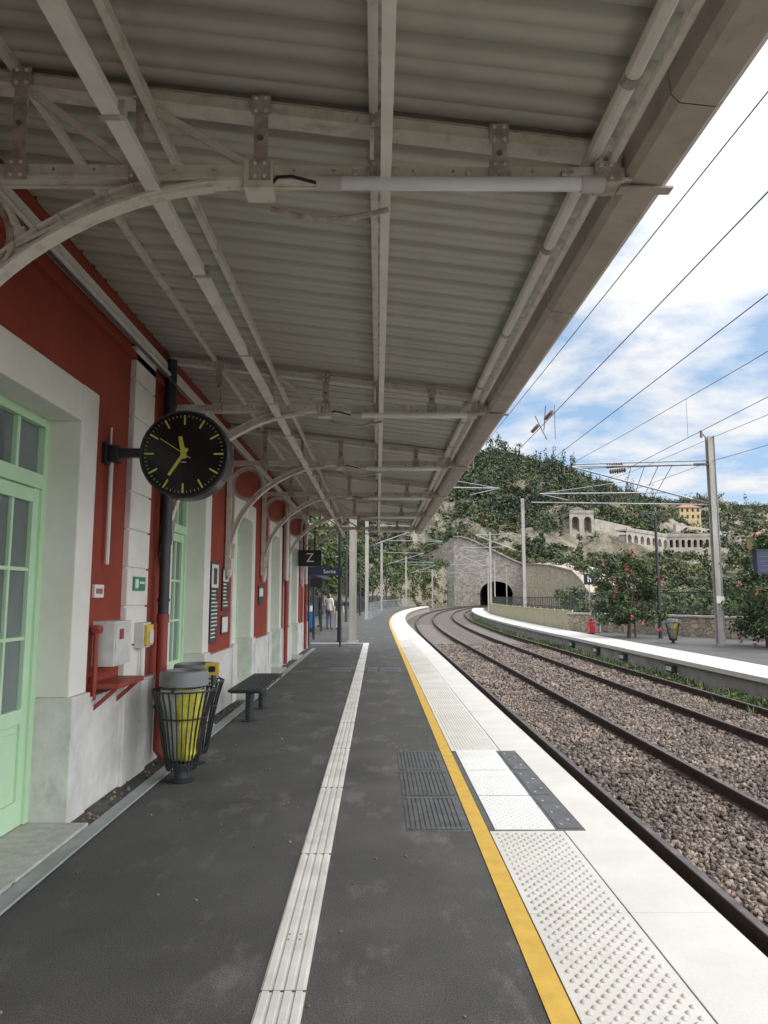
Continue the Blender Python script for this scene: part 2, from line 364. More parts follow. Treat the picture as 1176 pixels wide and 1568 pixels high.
for (a,b) in ((-.98,-.55),(-.2,.0),(.05,.5)): hatch(a,b,14.9,15.9,2)
for (a,b) in ((.2,.6),(-.9,-.5)): hatch(a,b,27,28.2,2)
mb.build('hatch_covers',PE)
mb=MB(); mb.box(-.460,-.280,-5,24.1,0,.004,'strip')
for i in range(4):
    c=-.452+i*.0445; mb.box(c,c+.027,-5,24.05,.002,.010,'strip')
mb.box(-2.2,-.46,23.9,24.1,0,.004,'strip')
for i in range(4): mb.box(-2.2,-.465,23.915+i*.045,23.94+i*.045,.002,.010,'strip')
y=1.5
while y<24:
    mb.box(-.462,-.278,y,y+.003,.0,.0105,'plate'); y+=1.5
for y in (3.42,3.47): 
    for x in (-.40,-.35): mb.lathe((x,y,.010),[(.006,0),(.005,.001)],'plate',8)
mb.build('tactile_guide_strip',PE)
mb=MB(); mb.box(-1.95,-1.83,-6,21.5,0,.012,'kerb'); mb.box(-1.84,-1.83,-6,21.5,0,.022,'kerb'); mb.build('drain_channel',PE,bevel=.003)
V,F=stones(260,-2.12,-1.95,1,16,.013,zb=.002,zr=.006,skip=False); V2,F2=stones(110,-1.85,.6,1.5,14,.008,zb=.002,zr=.003,skip=False)
npmesh('leaf_litter',np.concatenate([V,V2]),np.concatenate([F,F2+len(V)]),M['rubble'])
# ---------------------------------------------------------------- station building
B=empty('station_building'); WX=-2.17
doors=[(-.1,1.3),(3.55,5.07),(7.45,8.86),(10.9,12.2),(14.4,15.7),(17.8,19.1)]
YE=21.6; DT=2.82
mb=MB()
prev=-6
for a,b in doors:
    mb.box(-2.6,WX,prev,a,0,7.0,'red'); mb.box(-2.6,WX,a,b,DT,7.0,'red'); prev=b
mb.box(-2.6,WX,prev,YE,0,7.0,'red')
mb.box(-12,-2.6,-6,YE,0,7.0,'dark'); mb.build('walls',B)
mb=MB(); mb.box(-12,-11.99,-6,YE,0,7.0,'red'); mb.box(-12.02,-2.62,YE,YE+.02,0,7.0,'red'); mb.box(-12.4,-1.75,-6.4,YE+.4,7.0,7.2,'cream'); mb.build('cornice_and_end_wall',B)
mb=MB(); mb.add([(-12.4,-6.4,7.2),(-1.75,-6.4,7.2),(-1.75,YE+.4,7.2),(-12.4,YE+.4,7.2),(-7,-4,9),(-7,YE-2,9)],[(0,1,4),(1,2,5,4),(2,3,5),(3,0,4,5)],'tile'); mb.build('roof',B)
mb=MB(); ms=MB(); prev=-6
for a,b in doors+[(YE,YE)]:
    pa=prev+(.29 if prev>-6 else 0); 
    mb.box(WX-.02,WX+.04,pa,a-(.29 if a<YE else 0),0,.78,'plinth')
    mb.box(WX-.02,WX+.05,pa,a-(.29 if a<YE else 0),.78,.81,'plinth')
    prev=b
for a,b in doors:
    ms.box(-2.5,WX+.028,a-.29,a+.004,.85,DT+.27,'cream'); ms.box(-2.5,WX+.028,b-.004,b+.29,.85,DT+.27,'cream')
    ms.box(-2.5,WX+.06,a-.30,a+.010,0,.85,'plinth'); ms.box(-2.5,WX+.06,b-.010,b+.30,0,.85,'plinth')
    ms.box(-2.5,WX+.026,a+.004,b-.004,DT-.004,DT+.268,'cream')
mb.build('plinth',B,bevel=.006); ms.build('door_surrounds',B,bevel=.008)
mb=MB()
for (a,b) in ((6.08,6.62),(16.5,16.95),(20.9,21.62)):
    mb.box(WX-.01,WX+.075,a-.03,b+.03,0,.80,'plinth')
    z=.81
    while z<3.7:
        mb.box(WX-.01,WX+.05,a,b,z,min(z+.315,3.75),'cream'); z+=.33
    mb.box(WX-.01,WX+.03,a+.01,b-.01,.8,3.75,'cream')
mb.build('quoins',B,bevel=.008)
mb=MB(); mb.box(WX,WX+.05,-6,YE,3.62,3.68,'red'); mb.box(WX,WX+.08,-6,YE,3.78,3.86,'beam'); mb.tube((WX+.10,-6,3.74),(WX+.10,YE,3.74),.022,'beam'); mb.build('wall_moulding',B)
for di,(a,b) in enumerate(doors):
    m=MB(); xd=-2.40; w=b-a; c=(a+b)/2
    m.box(xd-.06,xd+.03,a+.004,a+.07,.03,DT-.004,'mint'); m.box(xd-.06,xd+.03,b-.07,b-.004,.03,DT-.004,'mint')
    m.box(xd-.06,xd+.028,a+.07,b-.07,DT-.07,DT-.005,'mint'); m.box(xd-.06,xd+.04,a+.07,b-.07,2.30,2.40,'mint')
    m.box(xd-.03,xd-.02,a+.07,b-.07,2.40,DT-.07,'glass')
    for q in np.linspace(a+.07,b-.07,5)[1:-1]: m.box(xd-.035,xd+.015,q-.018,q+.018,2.401,DT-.071,'mint')
    for (p,q) in ((a+.07,c-.004),(c+.004,b-.07)):
        st=.085
        m.box(xd-.04,xd+.01,p,p+st,.03,2.30,'mint'); m.box(xd-.04,xd+.01,q-st,q,.03,2.30,'mint')
        m.box(xd-.04,xd+.009,p+st,q-st,2.2,2.295,'mint'); m.box(xd-.04,xd+.009,p+st,q-st,.70,.80,'mint'); m.box(xd-.04,xd+.009,p+st,q-st,.031,.2,'mint')
        m.box(xd-.03,xd-.008,p+st,q-st,.2,.70,'mint'); m.box(xd-.02,xd+.002,p+st+.05,q-st-.05,.25,.65,'mint')
        m.box(xd-.03,xd-.02,p+st,q-st,.8,2.2,'glass')
        mid=(p+q)/2; m.box(xd-.035,xd+.004,mid-.013,mid+.013,.8,2.2,'mint')
        for z in (1.267,1.733): m.box(xd-.035,xd+.003,p+st,q-st,z-.013,z+.013,'mint')
    m.box(xd+.01,xd+.06,c-.06,c-.04,1.0,1.12,'grey'); m.tube((xd+.055,c-.05,1.06),(xd+.055,c-.16,1.06),.009,'galv')
    m.build('door',B,bevel=.004)
    mm=MB(); mm.box(-2.5,-1.96,a+.012,b-.012,.0,.025,'sill'); mm.build('door_sill',B,bevel=.005)
mb=MB()
px=WX+.11
mb.path([(px,6.92,3.9),(px,6.92,2.1)],.052,'dkmetal',12); mb.tube((px,6.92,3.42),(px,6.92,3.5),.062,'dkmetal',12)
mb.tube((px,6.92,1.35),(px,6.92,2.1),.05,'dkmetal',12); mb.tube((px,6.92,2.05),(px,6.92,2.13),.058,'dkmetal',12)
mb.path([(px,6.92,1.35),(px,6.92,.12),(px+.06,6.92,.05)],.05,'pipe_red',12); mb.tube((px,6.92,1.3),(px,6.92,1.38),.06,'pipe_red',12)
for z in (.5,1.5,2.5,3.2): mb.tube((px,6.92,z),(px,6.92,z+.03),.06,'dkmetal',12)
for yy in (16.2,20.6):
    mb.tube((px,yy,3.9),(px,yy,1.9),.045,'beam',10); mb.tube((px,yy,1.9),(px,yy,.05),.045,'pipe_red',10)
mb.build('downpipes',B,smooth=True)
def at(name,fn,parent=None,**k):
    m=MB(); fn(m); return m.build(name,parent,**k)
def f(m):
    m.box(WX,WX+.17,5.50,5.86,1.02,1.36,'ltgrey'); m.box(WX+.17,WX+.178,5.52,5.84,1.04,1.34,'ltgrey'); m.box(WX+.178,WX+.186,5.58,5.66,1.22,1.30,'pipe_red')
    m.tube((WX+.05,5.53,1.30),(WX+.05,5.42,1.30),.035,'pipe_red'); m.tube((WX+.05,5.45,1.30),(WX+.05,5.45,.78),.02,'pipe_red')
at('electrical_box',f,B,bevel=.008)
def f(m):
    m.box(WX+.05,WX+.13,6.30,6.50,1.10,1.32,'ltgrey'); m.box(WX+.13,WX+.16,6.32,6.48,1.12,1.30,'yelbox'); m.box(WX+.16,WX+.175,6.35,6.45,1.14,1.25,'ltgrey'); m.tube((WX+.08,6.42,1.08),(WX+.08,6.42,.45),.012,'ltgrey')
at('ticket_validator',f,B,bevel=.01)
def f(m):
    m.box(WX,WX+.24,5.45,6.02,.86,.90,'pipe_red'); m.beam((WX+.02,5.5,.70),(WX+.2,5.5,.86),.03,.03,'pipe_red'); m.beam((WX+.02,5.97,.70),(WX+.2,5.97,.86),.03,.03,'pipe_red'); m.box(WX,WX+.03,5.46,5.54,.62,.95,'pipe_red')
at('wall_shelf',f,B,bevel=.008)
def f(m):
    m.box(WX,WX+.02,5.46,5.64,1.54,1.64,'cream'); 
    for i in range(5): m.box(WX+.02,WX+.023,5.485+i*.027,5.50+i*.027,1.57,1.61,'pipe_red')
at('number_plate',f,B)
def f(m):
    m.box(WX+.05,WX+.065,6.2,6.5,1.6,1.72,'green'); m.box(WX+.065,WX+.067,6.23,6.31,1.62,1.70,'white'); m.box(WX+.065,WX+.067,6.34,6.47,1.66,1.68,'white')
at('exit_sign',f,B)
def f(m): m.tube((WX+.04,5.62,1.8),(WX+.04,5.62,2.62),.018,'beam'); m.tube((WX+.03,5.62,2.62),(WX+.03,5.62,2.9),.008,'beam')
at('cable_conduit',f,B)
def poster(y0,y1,z0,z1):
    def f(m):
        m.box(WX,WX+.02,y0,y1,z0,z1,'black'); h=z1-z0
        m.box(WX+.02,WX+.023,y0+.03,y1-.03,z1-.32*h,z1-.03,'white'); m.box(WX+.023,WX+.025,y0+.13,y1-.13,z1-.28*h,z1-.08,'black')
        z=z0+.06
        while z<z1-.36*h: m.box(WX+.02,WX+.022,y0+.05,y1-.06-.1*((int(z*37))%2),z,z+.018,'white'); z+=.05
    at('information_poster',f,B)
poster(9.25,9.7,.95,2.0); poster(9.95,10.35,1.35,1.95); 
at('notice_frame',lambda m:(m.box(WX,WX+.02,9.95,10.35,1.03,1.28,'black'),m.box(WX+.02,WX+.023,9.97,10.33,1.05,1.26,'white')),B)
at('notice_frame',lambda m:(m.box(WX,WX+.02,13.0,13.5,1.4,1.75,'black'),m.box(WX+.02,WX+.023,13.05,13.45,1.55,1.7,'white')),B)
# ---------------------------------------------------------------- canopy
C=empty('platform_canopy')
def rz(X): return 1.55+2.15-.122*X
TR=[-.95,3.05,7.1,10.1,13.2,16.4,19.9]; ZL=1.55+1.90
Y0,Y1=-3.5,21.3
prof=[];y=Y0
while y<Y1:
    prof+=[(y,0),(y+.08,.0),(y+.083,.006),(y+.092,.006),(y+.095,0),(y+.178,0),(y+.182,.055),(y+.231,.055)]; y+=.235
V=[];F=[]
xs=[-2.16,-1.0,0,1.16]
for (y,dz) in prof:
    for x in xs: V.append((x,y,rz(x)+.075+dz))
nx=len(xs)
for i in range(len(prof)-1):
    for j in range(nx-1): F.append((i*nx+j,i*nx+j+1,(i+1)*nx+j+1,(i+1)*nx+j))
npmesh('corrugated_roof',V,F,M['sheet'],C)
mb=MB(); mb.add([(-2.165,Y0,rz(-2.165)+.16),(1.2,Y0,rz(1.2)+.16),(1.2,Y1,rz(1.2)+.16),(-2.165,Y1,rz(-2.165)+.16)],[(0,1,2,3)],'slab2'); mb.build('roof_top',C)
mb=MB()
mb.box(.012,.058,Y0,Y1,ZL-.075,ZL-.032,'beam')
mb.box(-1.035,-.985,Y0,Y1,ZL-.085,ZL-.035,'beam'); mb.box(-1.045,-.975,Y0,Y1,ZL-.091,ZL-.085,'beam')
mb.box(-1.055,-1.02,Y0,Y1,rz(-1.04)-.09,rz(-1.04)-.035,'truss')
for X in (-1.66,-.02,1.02):
    mb.box(X-.02,X+.02,Y0,Y1,rz(X)+.03,rz(X)+.071,'truss')
mb.tube((.98,Y0,rz(1)-.03),(.98,Y1,rz(1)-.03),.034,'beam',10)
mb.tube((1.06,Y0,rz(1)-.07),(1.06,Y1,rz(1)-.07),.022,'truss',10)
mb.tube((-1.97,Y0,3.60),(-1.97,Y1,3.60),.012,'black',6)
yy=Y0+.6
while yy<Y1: mb.box(-1.06,-.96,yy,yy+.03,ZL-.094,ZL-.03,'trussd'); mb.tube((.98,yy,rz(1)-.03),(.98,yy+.05,rz(1)-.03),.039,'trussd',10); yy+=1.35
mb.build('purlins',C,smooth=True)
mb=MB()
gp=[(1.11,ZL+.12),(1.12,ZL+.005),(1.15,ZL-.03),(1.29,ZL-.045),(1.325,ZL-.02),(1.335,ZL+.16),(1.30,ZL+.17),(1.295,ZL+.01),(1.15,ZL+.02),(1.14,ZL+.12)]
y=Y0
while y<Y1:
    e=min(y+1.994,Y1); vs=[(x,yy,z) for yy in (y,e) for x,z in gp]; n=len(gp)
    for j in range(n): mb.add(vs,[(j,(j+1)%n,n+(j+1)%n,n+j)],'gutout' if j in (4,5) else 'gutter')
    mb.add(vs,[tuple(range(n)),tuple(range(n,2*n))],'gutout')
    y+=2.0
for t_ in TR: mb.box(1.10,1.345,t_-.03,t_+.03,ZL-.055,ZL-.045,'gutter')
mb.build('gutter',C)
def truss(Y):
    m=MB()
    for dy in (-.028,.028):
        m.box(-2.12,1.12,Y+dy-.012,Y+dy+.012,ZL-.035,ZL+.035,'truss')
        m.beam((-2.12,Y+dy,rz(-2.12)),(1.12,Y+dy,rz(1.12)),.024,.06,'truss')
    m.box(-2.12,1.30,Y-.05,Y+.05,ZL-.03,ZL-.018,'truss'); 
    m.beam((-2.12,Y,rz(-2.12)-.026),(1.1,Y,rz(1.1)-.026),.10,.01,'truss')
    m.beam((-2.12,Y,rz(-2.12)+.034),(1.1,Y,rz(1.1)+.034),.085,.01,'trussd')
    vx=[-1.62,-1.08,-.53,.0,.55,1.03]
    for i,x in enumerate(vx):
        w=.062 if i not in (1,3) else .035
        m.box(x-w/2,x+w/2,Y-.055,Y-.043,ZL,rz(x),'trussd'); m.box(x-w/2-.012,x+w/2+.012,Y-.064,Y-.056,rz(x)-.045,rz(x)+.045,'trussd')
        m.box(x-w/2-.018,x+w/2+.018,Y-.064,Y-.056,ZL-.05,ZL+.05,'trussd')
        for dz in (-.03,.03):
            for dx in (-.022,.022):
                m.lathe((x+dx,Y-.064,ZL+dz),[(.0065,-.008),(.010,0)],'truss',6,axis='y'); m.lathe((x+dx,Y-.064,rz(x)+dz),[(.0065,-.008),(.010,0)],'truss',6,axis='y')
        if w>.05: m.lathe((x,Y-.056,(ZL+rz(x))/2),[(.012,-.006),(.014,0)],'gutout',8,axis='y')
    x=-2.0
    while x<1.05:
        m.lathe((x,Y-.040,ZL+.012),[(.005,-.006),(.008,0)],'trussd',6,axis='y'); x+=.18
    for a,b in zip(vx[:-1],vx[1:]):
        if a<-1: m.beam((a+.03,Y,rz(a)-.04),(b-.02,Y,ZL+.03),.02,.035,'truss')
    cx,cz,ax,bz=-.5,1.55+.55,1.58,1.33
    pts=[(cx-ax*math.sin(t),Y,cz+(bz)*math.cos(t)) for t in np.linspace(0,math.pi/2,22)]
    for p,q in zip(pts[:-1],pts[1:]):
        m.beam(p,q,.085,.014,'truss'); 
        n_=Vector((cx-p[0],0,cz-p[2])).normalized()*-.03
        m.beam(Vector(p)+n_,Vector(q)+n_,.02,.06,'truss')
        m.beam(Vector(p)+2*n_,Vector(q)+2*n_,.085,.012,'truss')
    pts=[Vector((-.75,Y,ZL-.05)).lerp(Vector((-1.62,Y,ZL-.34)),t)+Vector((0,0,.05*math.sin(t*math.pi))) for t in np.linspace(0,1,8)]
    for p,q in zip(pts[:-1],pts[1:]): m.beam(p,q,.05,.02,'truss')
    m2=[(-1.86+.235*math.cos(a),Y,1.55+1.60+.235*math.sin(a)) for a in np.linspace(0,2*math.pi,28,endpoint=False)]
    for i in range(28): m.beam(m2[i],m2[(i+1)%28],.075,.016,'truss'); 
    m3=[(-1.86+.21*math.cos(a),Y,1.55+1.60+.21*math.sin(a)) for a in np.linspace(0,2*math.pi,28,endpoint=False)]
    for i in range(28): m.beam(m3[i],m3[(i+1)%28],.03,.035,'trussd')
    m.box(-2.15,-2.085,Y-.05,Y+.05,1.95,rz(-2.12),'truss'); m.box(-2.15,-2.06,Y-.065,Y+.065,1.93,2.08,'truss')
    m.lathe((-2.10,Y,1.80),[(.012,0),(.04,.05),(.055,.14)],'truss',10)
    m.box(-.6,-.47,Y-.062,Y+.062,ZL-.085,ZL+.05,'truss')
    m.box(1.0,1.1,Y-.06,Y+.06,ZL-.045,ZL+.10,'trussd')
    return m.build('truss',C)
for Y in TR: truss(Y)
for Y in TR:
    m=MB(); z=ZL-.085; yy=Y-.10
    m.tube((-.24,yy,z),(.93,yy,z),.031,'tubelamp',14); m.tube((.90,yy,z),(1.0,yy,z),.036,'lampend',14); m.tube((-.27,yy,z),(-.16,yy,z),.034,'lampend',14)
    for x in (-.1,.40,.82): m.box(x-.012,x+.012,yy-.035,Y-.03,z+.028,z+.045,'trussd'); m.box(x-.01,x+.01,yy-.034,yy+.034,z+.02,z+.035,'lampend')
    m.path([(-.27,yy,z),(-.38,yy,z+.03),(-.45,yy+.03,z+.045),(-.5,Y,z+.03)],.008,'black',6)
    pts=[(-.5+.55*t,Y+.08,z-.02-.05*math.sin(math.pi*t)) for t in np.linspace(0,1,9)]
    m.path(pts,.013,'trussd',6)
    m.build('tube_lamp',C,smooth=True)
# ---------------------------------------------------------------- clock
K=empty('platform_clock'); cx,cy,cz=-1.52,5.6,2.66
m=MB(); m.lathe((cx,cy,cz),[(.30,-.10),(.345,-.10),(.352,-.09),(.352,.09),(.345,.10),(.30,.10)],'black',64,axis='y')
m.lathe((cx,cy,cz),[(.333,-.101),(.333,-.104)],'clockface',64,axis='y'); m.lathe((cx,cy,cz),[(.333,.104),(.333,.101)],'clockface',64,axis='y')
rr=[(cx+.342*math.cos(a),cy-.102,cz+.342*math.sin(a)) for a in np.linspace(0,2*math.pi,64,endpoint=False)]
m.path(rr,.007,'dkmetal',6,closed=True)
m.build('case',K,smooth=True)
m=MB()
def bar(ang,r0,r1,w0,w1,y,k='clockyel'):
    d=Vector((math.sin(ang),0,math.cos(ang))); p=Vector((math.cos(ang),0,-math.sin(ang))); c=Vector((cx,y,cz))
    vs=[c+d*r0-p*w0/2,c+d*r0+p*w0/2,c+d*r1+p*w1/2,c+d*r1-p*w1/2]; vs+= [v+Vector((0,-.003,0)) for v in vs]
    m.add(vs,[(0,1,2,3),(7,6,5,4),(0,4,5,1),(1,5,6,2),(2,6,7,3),(3,7,4,0)],k)
for i in range(60):
    a=i*math.pi/30
    if i%5==0: bar(a,.235,.31,.013,.013,cy-.1045)
    else: bar(a,.293,.31,.003,.003,cy-.1045)
bar(math.radians(35.5*6),-.05,.205,.030,.020,cy-.112); bar(math.radians(348),-.04,.14,.040,.030,cy-.116); bar(math.radians(303),-.07,.22,.006,.005,cy-.121)
m.lathe((cx,cy-.11,cz),[(.022,-.018),(.022,0)],'clockyel',16,axis='y')
m.box(cx-.02,cx+.02,cy-.108,cy-.105,cz-.07,cz-.063,'ltgrey'); m.build('dial_and_hands',K)
m=MB(); m.box(-2.17,-2.13,cy-.09,cy+.09,cz-.07,cz+.10,'black'); m.box(-2.13,-1.85,cy-.035,cy+.035,cz-.01,cz+.06,'black'); m.box(-2.13,-2.05,cy-.06,cy+.06,cz-.05,cz+.08,'black'); m.build('bracket',K,bevel=.005)
# ---------------------------------------------------------------- bins
def bin_(x,y,z0=0,yel=True):
    e=empty('litter_bin'); m=MB()
    m.lathe((x,y,z0),[(.11,0),(.115,.015),(.06,.03),(.055,.12),(.13,.13),(.13,.145)],'dkmetal',20)
    m.lathe((x,y,z0),[(.135,.15),(.135,.165),(.10,.165)],'dkmetal',24)
    n=28
    for i in range(n):
        a=2*math.pi*i/n; c,s_=math.cos(a),math.sin(a)
        pr=[(.118,.10),(.135,.16),(.175,.40),(.215,.60),(.25,.72),(.262,.76)]
        for (r0,z0_),(r1,z1_) in zip(pr[:-1],pr[1:]):
            m.beam((x+r0*c,y+r0*s_,z0+z0_),(x+r1*c,y+r1*s_,z0+z1_),.008,.014,'dkmetal',up=(c,s_,0))
    for r,z in ((.262,.757),(.20,.53)):
        m.path([(x+r*math.cos(a),y+r*math.sin(a),z0+z) for a in np.linspace(0,2*math.pi,30,endpoint=False)],.008,'dkmetal',6,closed=True)
    m.build('slatted_basket',e,smooth=True)
    m=MB(); 
    def bag(cx_,cy_,pr,k,n=26):
        vs=[];fs=[]
        for i,(r,z) in enumerate(pr):
            for j in range(n):
                a=2*math.pi*j/n; rr=r*(1+.07*math.sin(a*5+z*9)+.05*math.sin(a*9-z*14)+random.uniform(-.02,.02)); vs.append((cx_+rr*math.cos(a),cy_+rr*math.sin(a),z0+z))
        for i in range(len(pr)-1):
            for j in range(n): fs.append((i*n+j,i*n+(j+1)%n,(i+1)*n+(j+1)%n,(i+1)*n+j))
        fs.append(tuple(range(n))); m.add(vs,fs,k)
    bag(x-.03,y,[(.06,.175),(.10,.22),(.11,.3),(.13,.4),(.14,.5),(.15,.6),(.165,.7),(.17,.77)],'clearbag')
    if yel: bag(x+.05,y-.045,[(.05,.18),(.085,.24),(.09,.35),(.10,.45),(.11,.55),(.12,.66),(.13,.76)],'bag')
    m.build('rubbish_bag',e,smooth=True)
    m=MB(); m.lathe((x,y,z0),[(.185,.79),(.205,.795),(.205,.89),(.195,.915),(.175,.92),(.15,.92),(.145,.86)],'grey',32,cap=False); m.lathe((x,y,z0),[(.146,.865),(.146,.868)],'black',24)
    for a in (0.4,2.5,4.6): m.beam((x+.19*math.cos(a),y+.19*math.sin(a),z0+.80),(x+.262*math.cos(a),y+.262*math.sin(a),z0+.757),.02,.01,'dkmetal')
    m.build('lid',e,smooth=True)
    return e
bin_(-1.66,6.25); b2=bin_(-1.72,6.88,yel=False)
m=MB(); m.box(-1.56,-1.44,6.58,6.62,.84,.95,'yelbox'); m.box(-1.53,-1.47,6.575,6.58,.87,.92,'black'); m.box(-1.51,-1.49,6.60,6.72,.74,.88,'dkmetal'); m.build('bin_label',b2)
e=empty('platform_bench'); m=MB()
for i in range(9):
    x=-1.80+i*.047; m.box(x,x+.034,8.75,10.65,.405,.43,'dkmetal')
for y in (8.85,9.4,10.0,10.55): m.box(-1.79,-1.40,y-.02,y+.02,.38,.405,'dkmetal')
m.build('seat',e,bevel=.003); m=MB()
for y in (9.15,10.15):
    m.lathe((-1.60,y,0),[(.10,0),(.10,.012),(.055,.02),(.055,.34),(.10,.36),(.10,.38)],'dkmetal',20); m.box(-1.66,-1.54,y-.06,y+.06,.36,.381,'dkmetal')
m.build('legs',e,smooth=True)
# ---------------------------------------------------------------- signs
def text(s,loc,size,k,parent,rot=(math.pi/2,0,0)):
    c=bpy.data.curves.new('lettering','FONT'); c.body=s; c.size=size; c.extrude=.002; c.align_x='CENTER'; c.align_y='CENTER'
    o=bpy.data.objects.new('lettering',c); o.location=loc; o.rotation_euler=rot; COL.objects.link(o); c.materials.append(M[k]); o.parent=parent
e=empty('platform_letter_sign'); m=MB(); m.box(-2.12,-1.50,19.0,19.12,2.35,2.78,'black'); m.box(-1.7,-1.66,19.03,19.09,2.78,3.45,'black'); m.box(-2.0,-1.96,19.03,19.09,2.78,3.45,'black'); m.build('panel',e); text('Z',(-1.8,18.995,2.565),.34,'white',e)
e=empty('exit_direction_sign'); m=MB(); m.box(-2.2,-1.1,22.4,22.5,2.2,2.45,'navy'); m.tube((-1.16,22.45,0),(-1.16,22.45,2.9),.035,'dkmetal'); m.tube((-2.15,22.45,0),(-2.15,22.45,2.6),.035,'dkmetal'); m.build('panel',e); text('Sortie',(-1.5,22.395,2.32),.16,'white',e)
e=empty('platform_letter_sign'); m=MB(); m.box(-2.6,-2.0,26.0,26.1,1.9,2.2,'black'); m.tube((-2.3,26.05,0),(-2.3,26.05,1.9),.04,'dkmetal'); m.build('panel',e)
e=empty('information_totem'); m=MB(); m.box(-3.1,-2.7,31,31.1,.2,1.25,'blue'); m.box(-3.1,-2.7,31.01,31.09,0,.2,'dkmetal'); m.box(-3.03,-2.77,30.995,31,.9,1.15,'white'); m.build('panel',e)
e=empty('waiting_shelter'); m=MB(); m.box(-5.0,-2.4,28,36,2.35,2.5,'dkmetal')
for x in (-4.9,-2.5):
    for y in (28.1,32,35.9): m.box(x-.04,x+.04,y-.04,y+.04,0,2.35,'dkmetal')
m.build('roof_and_posts',e); m=MB(); m.box(-4.86,-4.84,28.2,35.8,.2,2.2,'glass'); m.build('glass',e)
def lamp_post(x,y,z0,h,arm,side,k='dkmetal'):
    m=MB(); m.lathe((x,y,z0),[(.11,0),(.11,.03),(.08,.05),(.075,.5),(.055,h-.3),(.05,h-.15)],k,12)
    pts=[(x,y,z0+h-.3),(x+side*.02,y,z0+h-.08),(x+side*.15,y,z0+h),(x+side*arm,y,z0+h+.03)]; m.path(pts,.035,k,8)
    m.box(x+side*arm-.32 if side<0 else x+side*arm,x+side*arm if side<0 else x+side*arm+.32,y-.09,y+.09,z0+h-.03,z0+h+.06,k)
    m.build('street_lamp',None,smooth=True)
lamp_post(12.0,30.4,-.22,5.3,.35,-1)
for s in (44,58,72,88): 
    x,y=T(-2.0,s); lamp_post(x,y,0,4.6,.4,1)
lamp_post(-1.3,24.6,0,4.4,.4,-1)
# ---------------------------------------------------------------- catenary
def mast(x,y,z0,h,k='mast',w=.24):
    m=MB(); 
    m.box(x-w/2,x+w/2,y-w/2,y-w/2+.025,z0,z0+h,k); m.box(x-w/2,x+w/2,y+w/2-.025,y+w/2,z0,z0+h,k); m.box(x-.02,x+.02,y-w/2+.025,y+w/2-.025,z0,z0+h,k)
    m.box(x-w*.8,x+w*.8,y-w*.8,y+w*.8,z0,z0+.08,'concrete')
    return m
def insulator(m,p,q,r=.055):
    p=Vector(p);q=Vector(q);n=7
    m.tube(p,q,r*.4,'insul',8)
    for i in range(n):
        c=p.lerp(q,(i+.5)/n); d=(q-p).normalized()*.012; m.tube(c-d,c+d,r,'insul',10)
def cantilever(m,x,y,z,xt,zt,dirx):
    d=1 if xt>x else -1
    a=(x+d*.15,y,z+1.45); b=(xt-d*.3,y,zt+1.25)
    insulator(m,a,Vector(a).lerp(Vector(b),.10)); m.tube(Vector(a).lerp(Vector(b),.10),b,.028,'galv')
    c=(x+d*.15,y,z); insulator(m,c,Vector(c).lerp(Vector(b),.12)); m.tube(Vector(c).lerp(Vector(b),.12),b,.038,'galv')
    e_=(xt+d*.9,y,zt+.25); st=Vector(c).lerp(Vector(b),.3); m.tube(st,e_,.025,'galv'); m.tube((xt+d*.9,y,zt+.25),(xt-d*.1,y,zt+.02),.016,'galv')
    m.tube(b,(b[0]-d*.25,y,b[2]+.02),.02,'galv'); insulator(m,(xt,y,zt+1.22),(xt,y,zt+.95),.045)
    m.tube(Vector(c).lerp(Vector(b),.6),e_,.012,'galv')
ZC=1.55+3.45
RS=[25.5,55,85,115,145,172]
for i,s in enumerate(RS):
    X=[12.2,10.8,10.6,10.6,10.2,10.0][i]; x,y=T(X,s)
    z0=-.22 if s<100 else -.8
    m=mast(x,y,z0,7.6 if i==0 else 9.3)
    x6,_=T(6.8,s); x3,_=T(3.3,s)
    cantilever(m,x,y,ZC-.1,x6,ZC,-1)
    if i==0:
        for zz in (6.35,6.5): m.tube((x,y,zz),(x-5.0,y+.2,zz-.12),.03,'galv'); 
        m.tube((x,y,4.86),(5.6,y+.1,4.95),.022,'galv')
        insulator(m,(9.0,y+.1,6.35),(8.4,y+.1,6.28),.09); insulator(m,(9.1,y+.1,6.15),(8.5,y+.1,6.08),.09)
        m.tube((x+.1,y-.14,.3),(x+.1,y-.14,7.4),.02,'galv')
        m.tube((x,y,7.2),(x-.3,y,7.55),.03,'galv'); m.tube((x-.3,y,7.35),(x-.3,y,7.6),.05,'insul')
        m.box(x-.13,x+.13,y-.16,y-.125,1.3,1.55,'white')
        for q in range(4): m.tube((x-1.4-q*.5,y+.1,6.3),(x-2.2-q*.35,y+.1,5.0),.012,'wire')
    m.build('catenary_mast')
for i,s in enumerate([24.2,48,78,108,140]):
    X=[-.83,-.9,-1.6,-1.6,-1.5][i]; x,y=T(X,s); x3,_=T(3.3,s)
    m=mast(x,y,0 if s<112 else -.8,7.6); 
    cantilever(m,x,y,ZC-.1,x3,ZC,1); m.build('catenary_mast')
wn=MB()
def wire(pts,r=.008,sag=0):
    out=[]
    for p,q in zip(pts[:-1],pts[1:]):
        p=Vector(p);q=Vector(q)
        for t in np.linspace(0,1,9)[:-1]:
            v=p.lerp(q,t); v.z-=4*sag*t*(1-t); out.append(v)
    out.append(Vector(pts[-1])); wn.path(out,r,'wire',5)
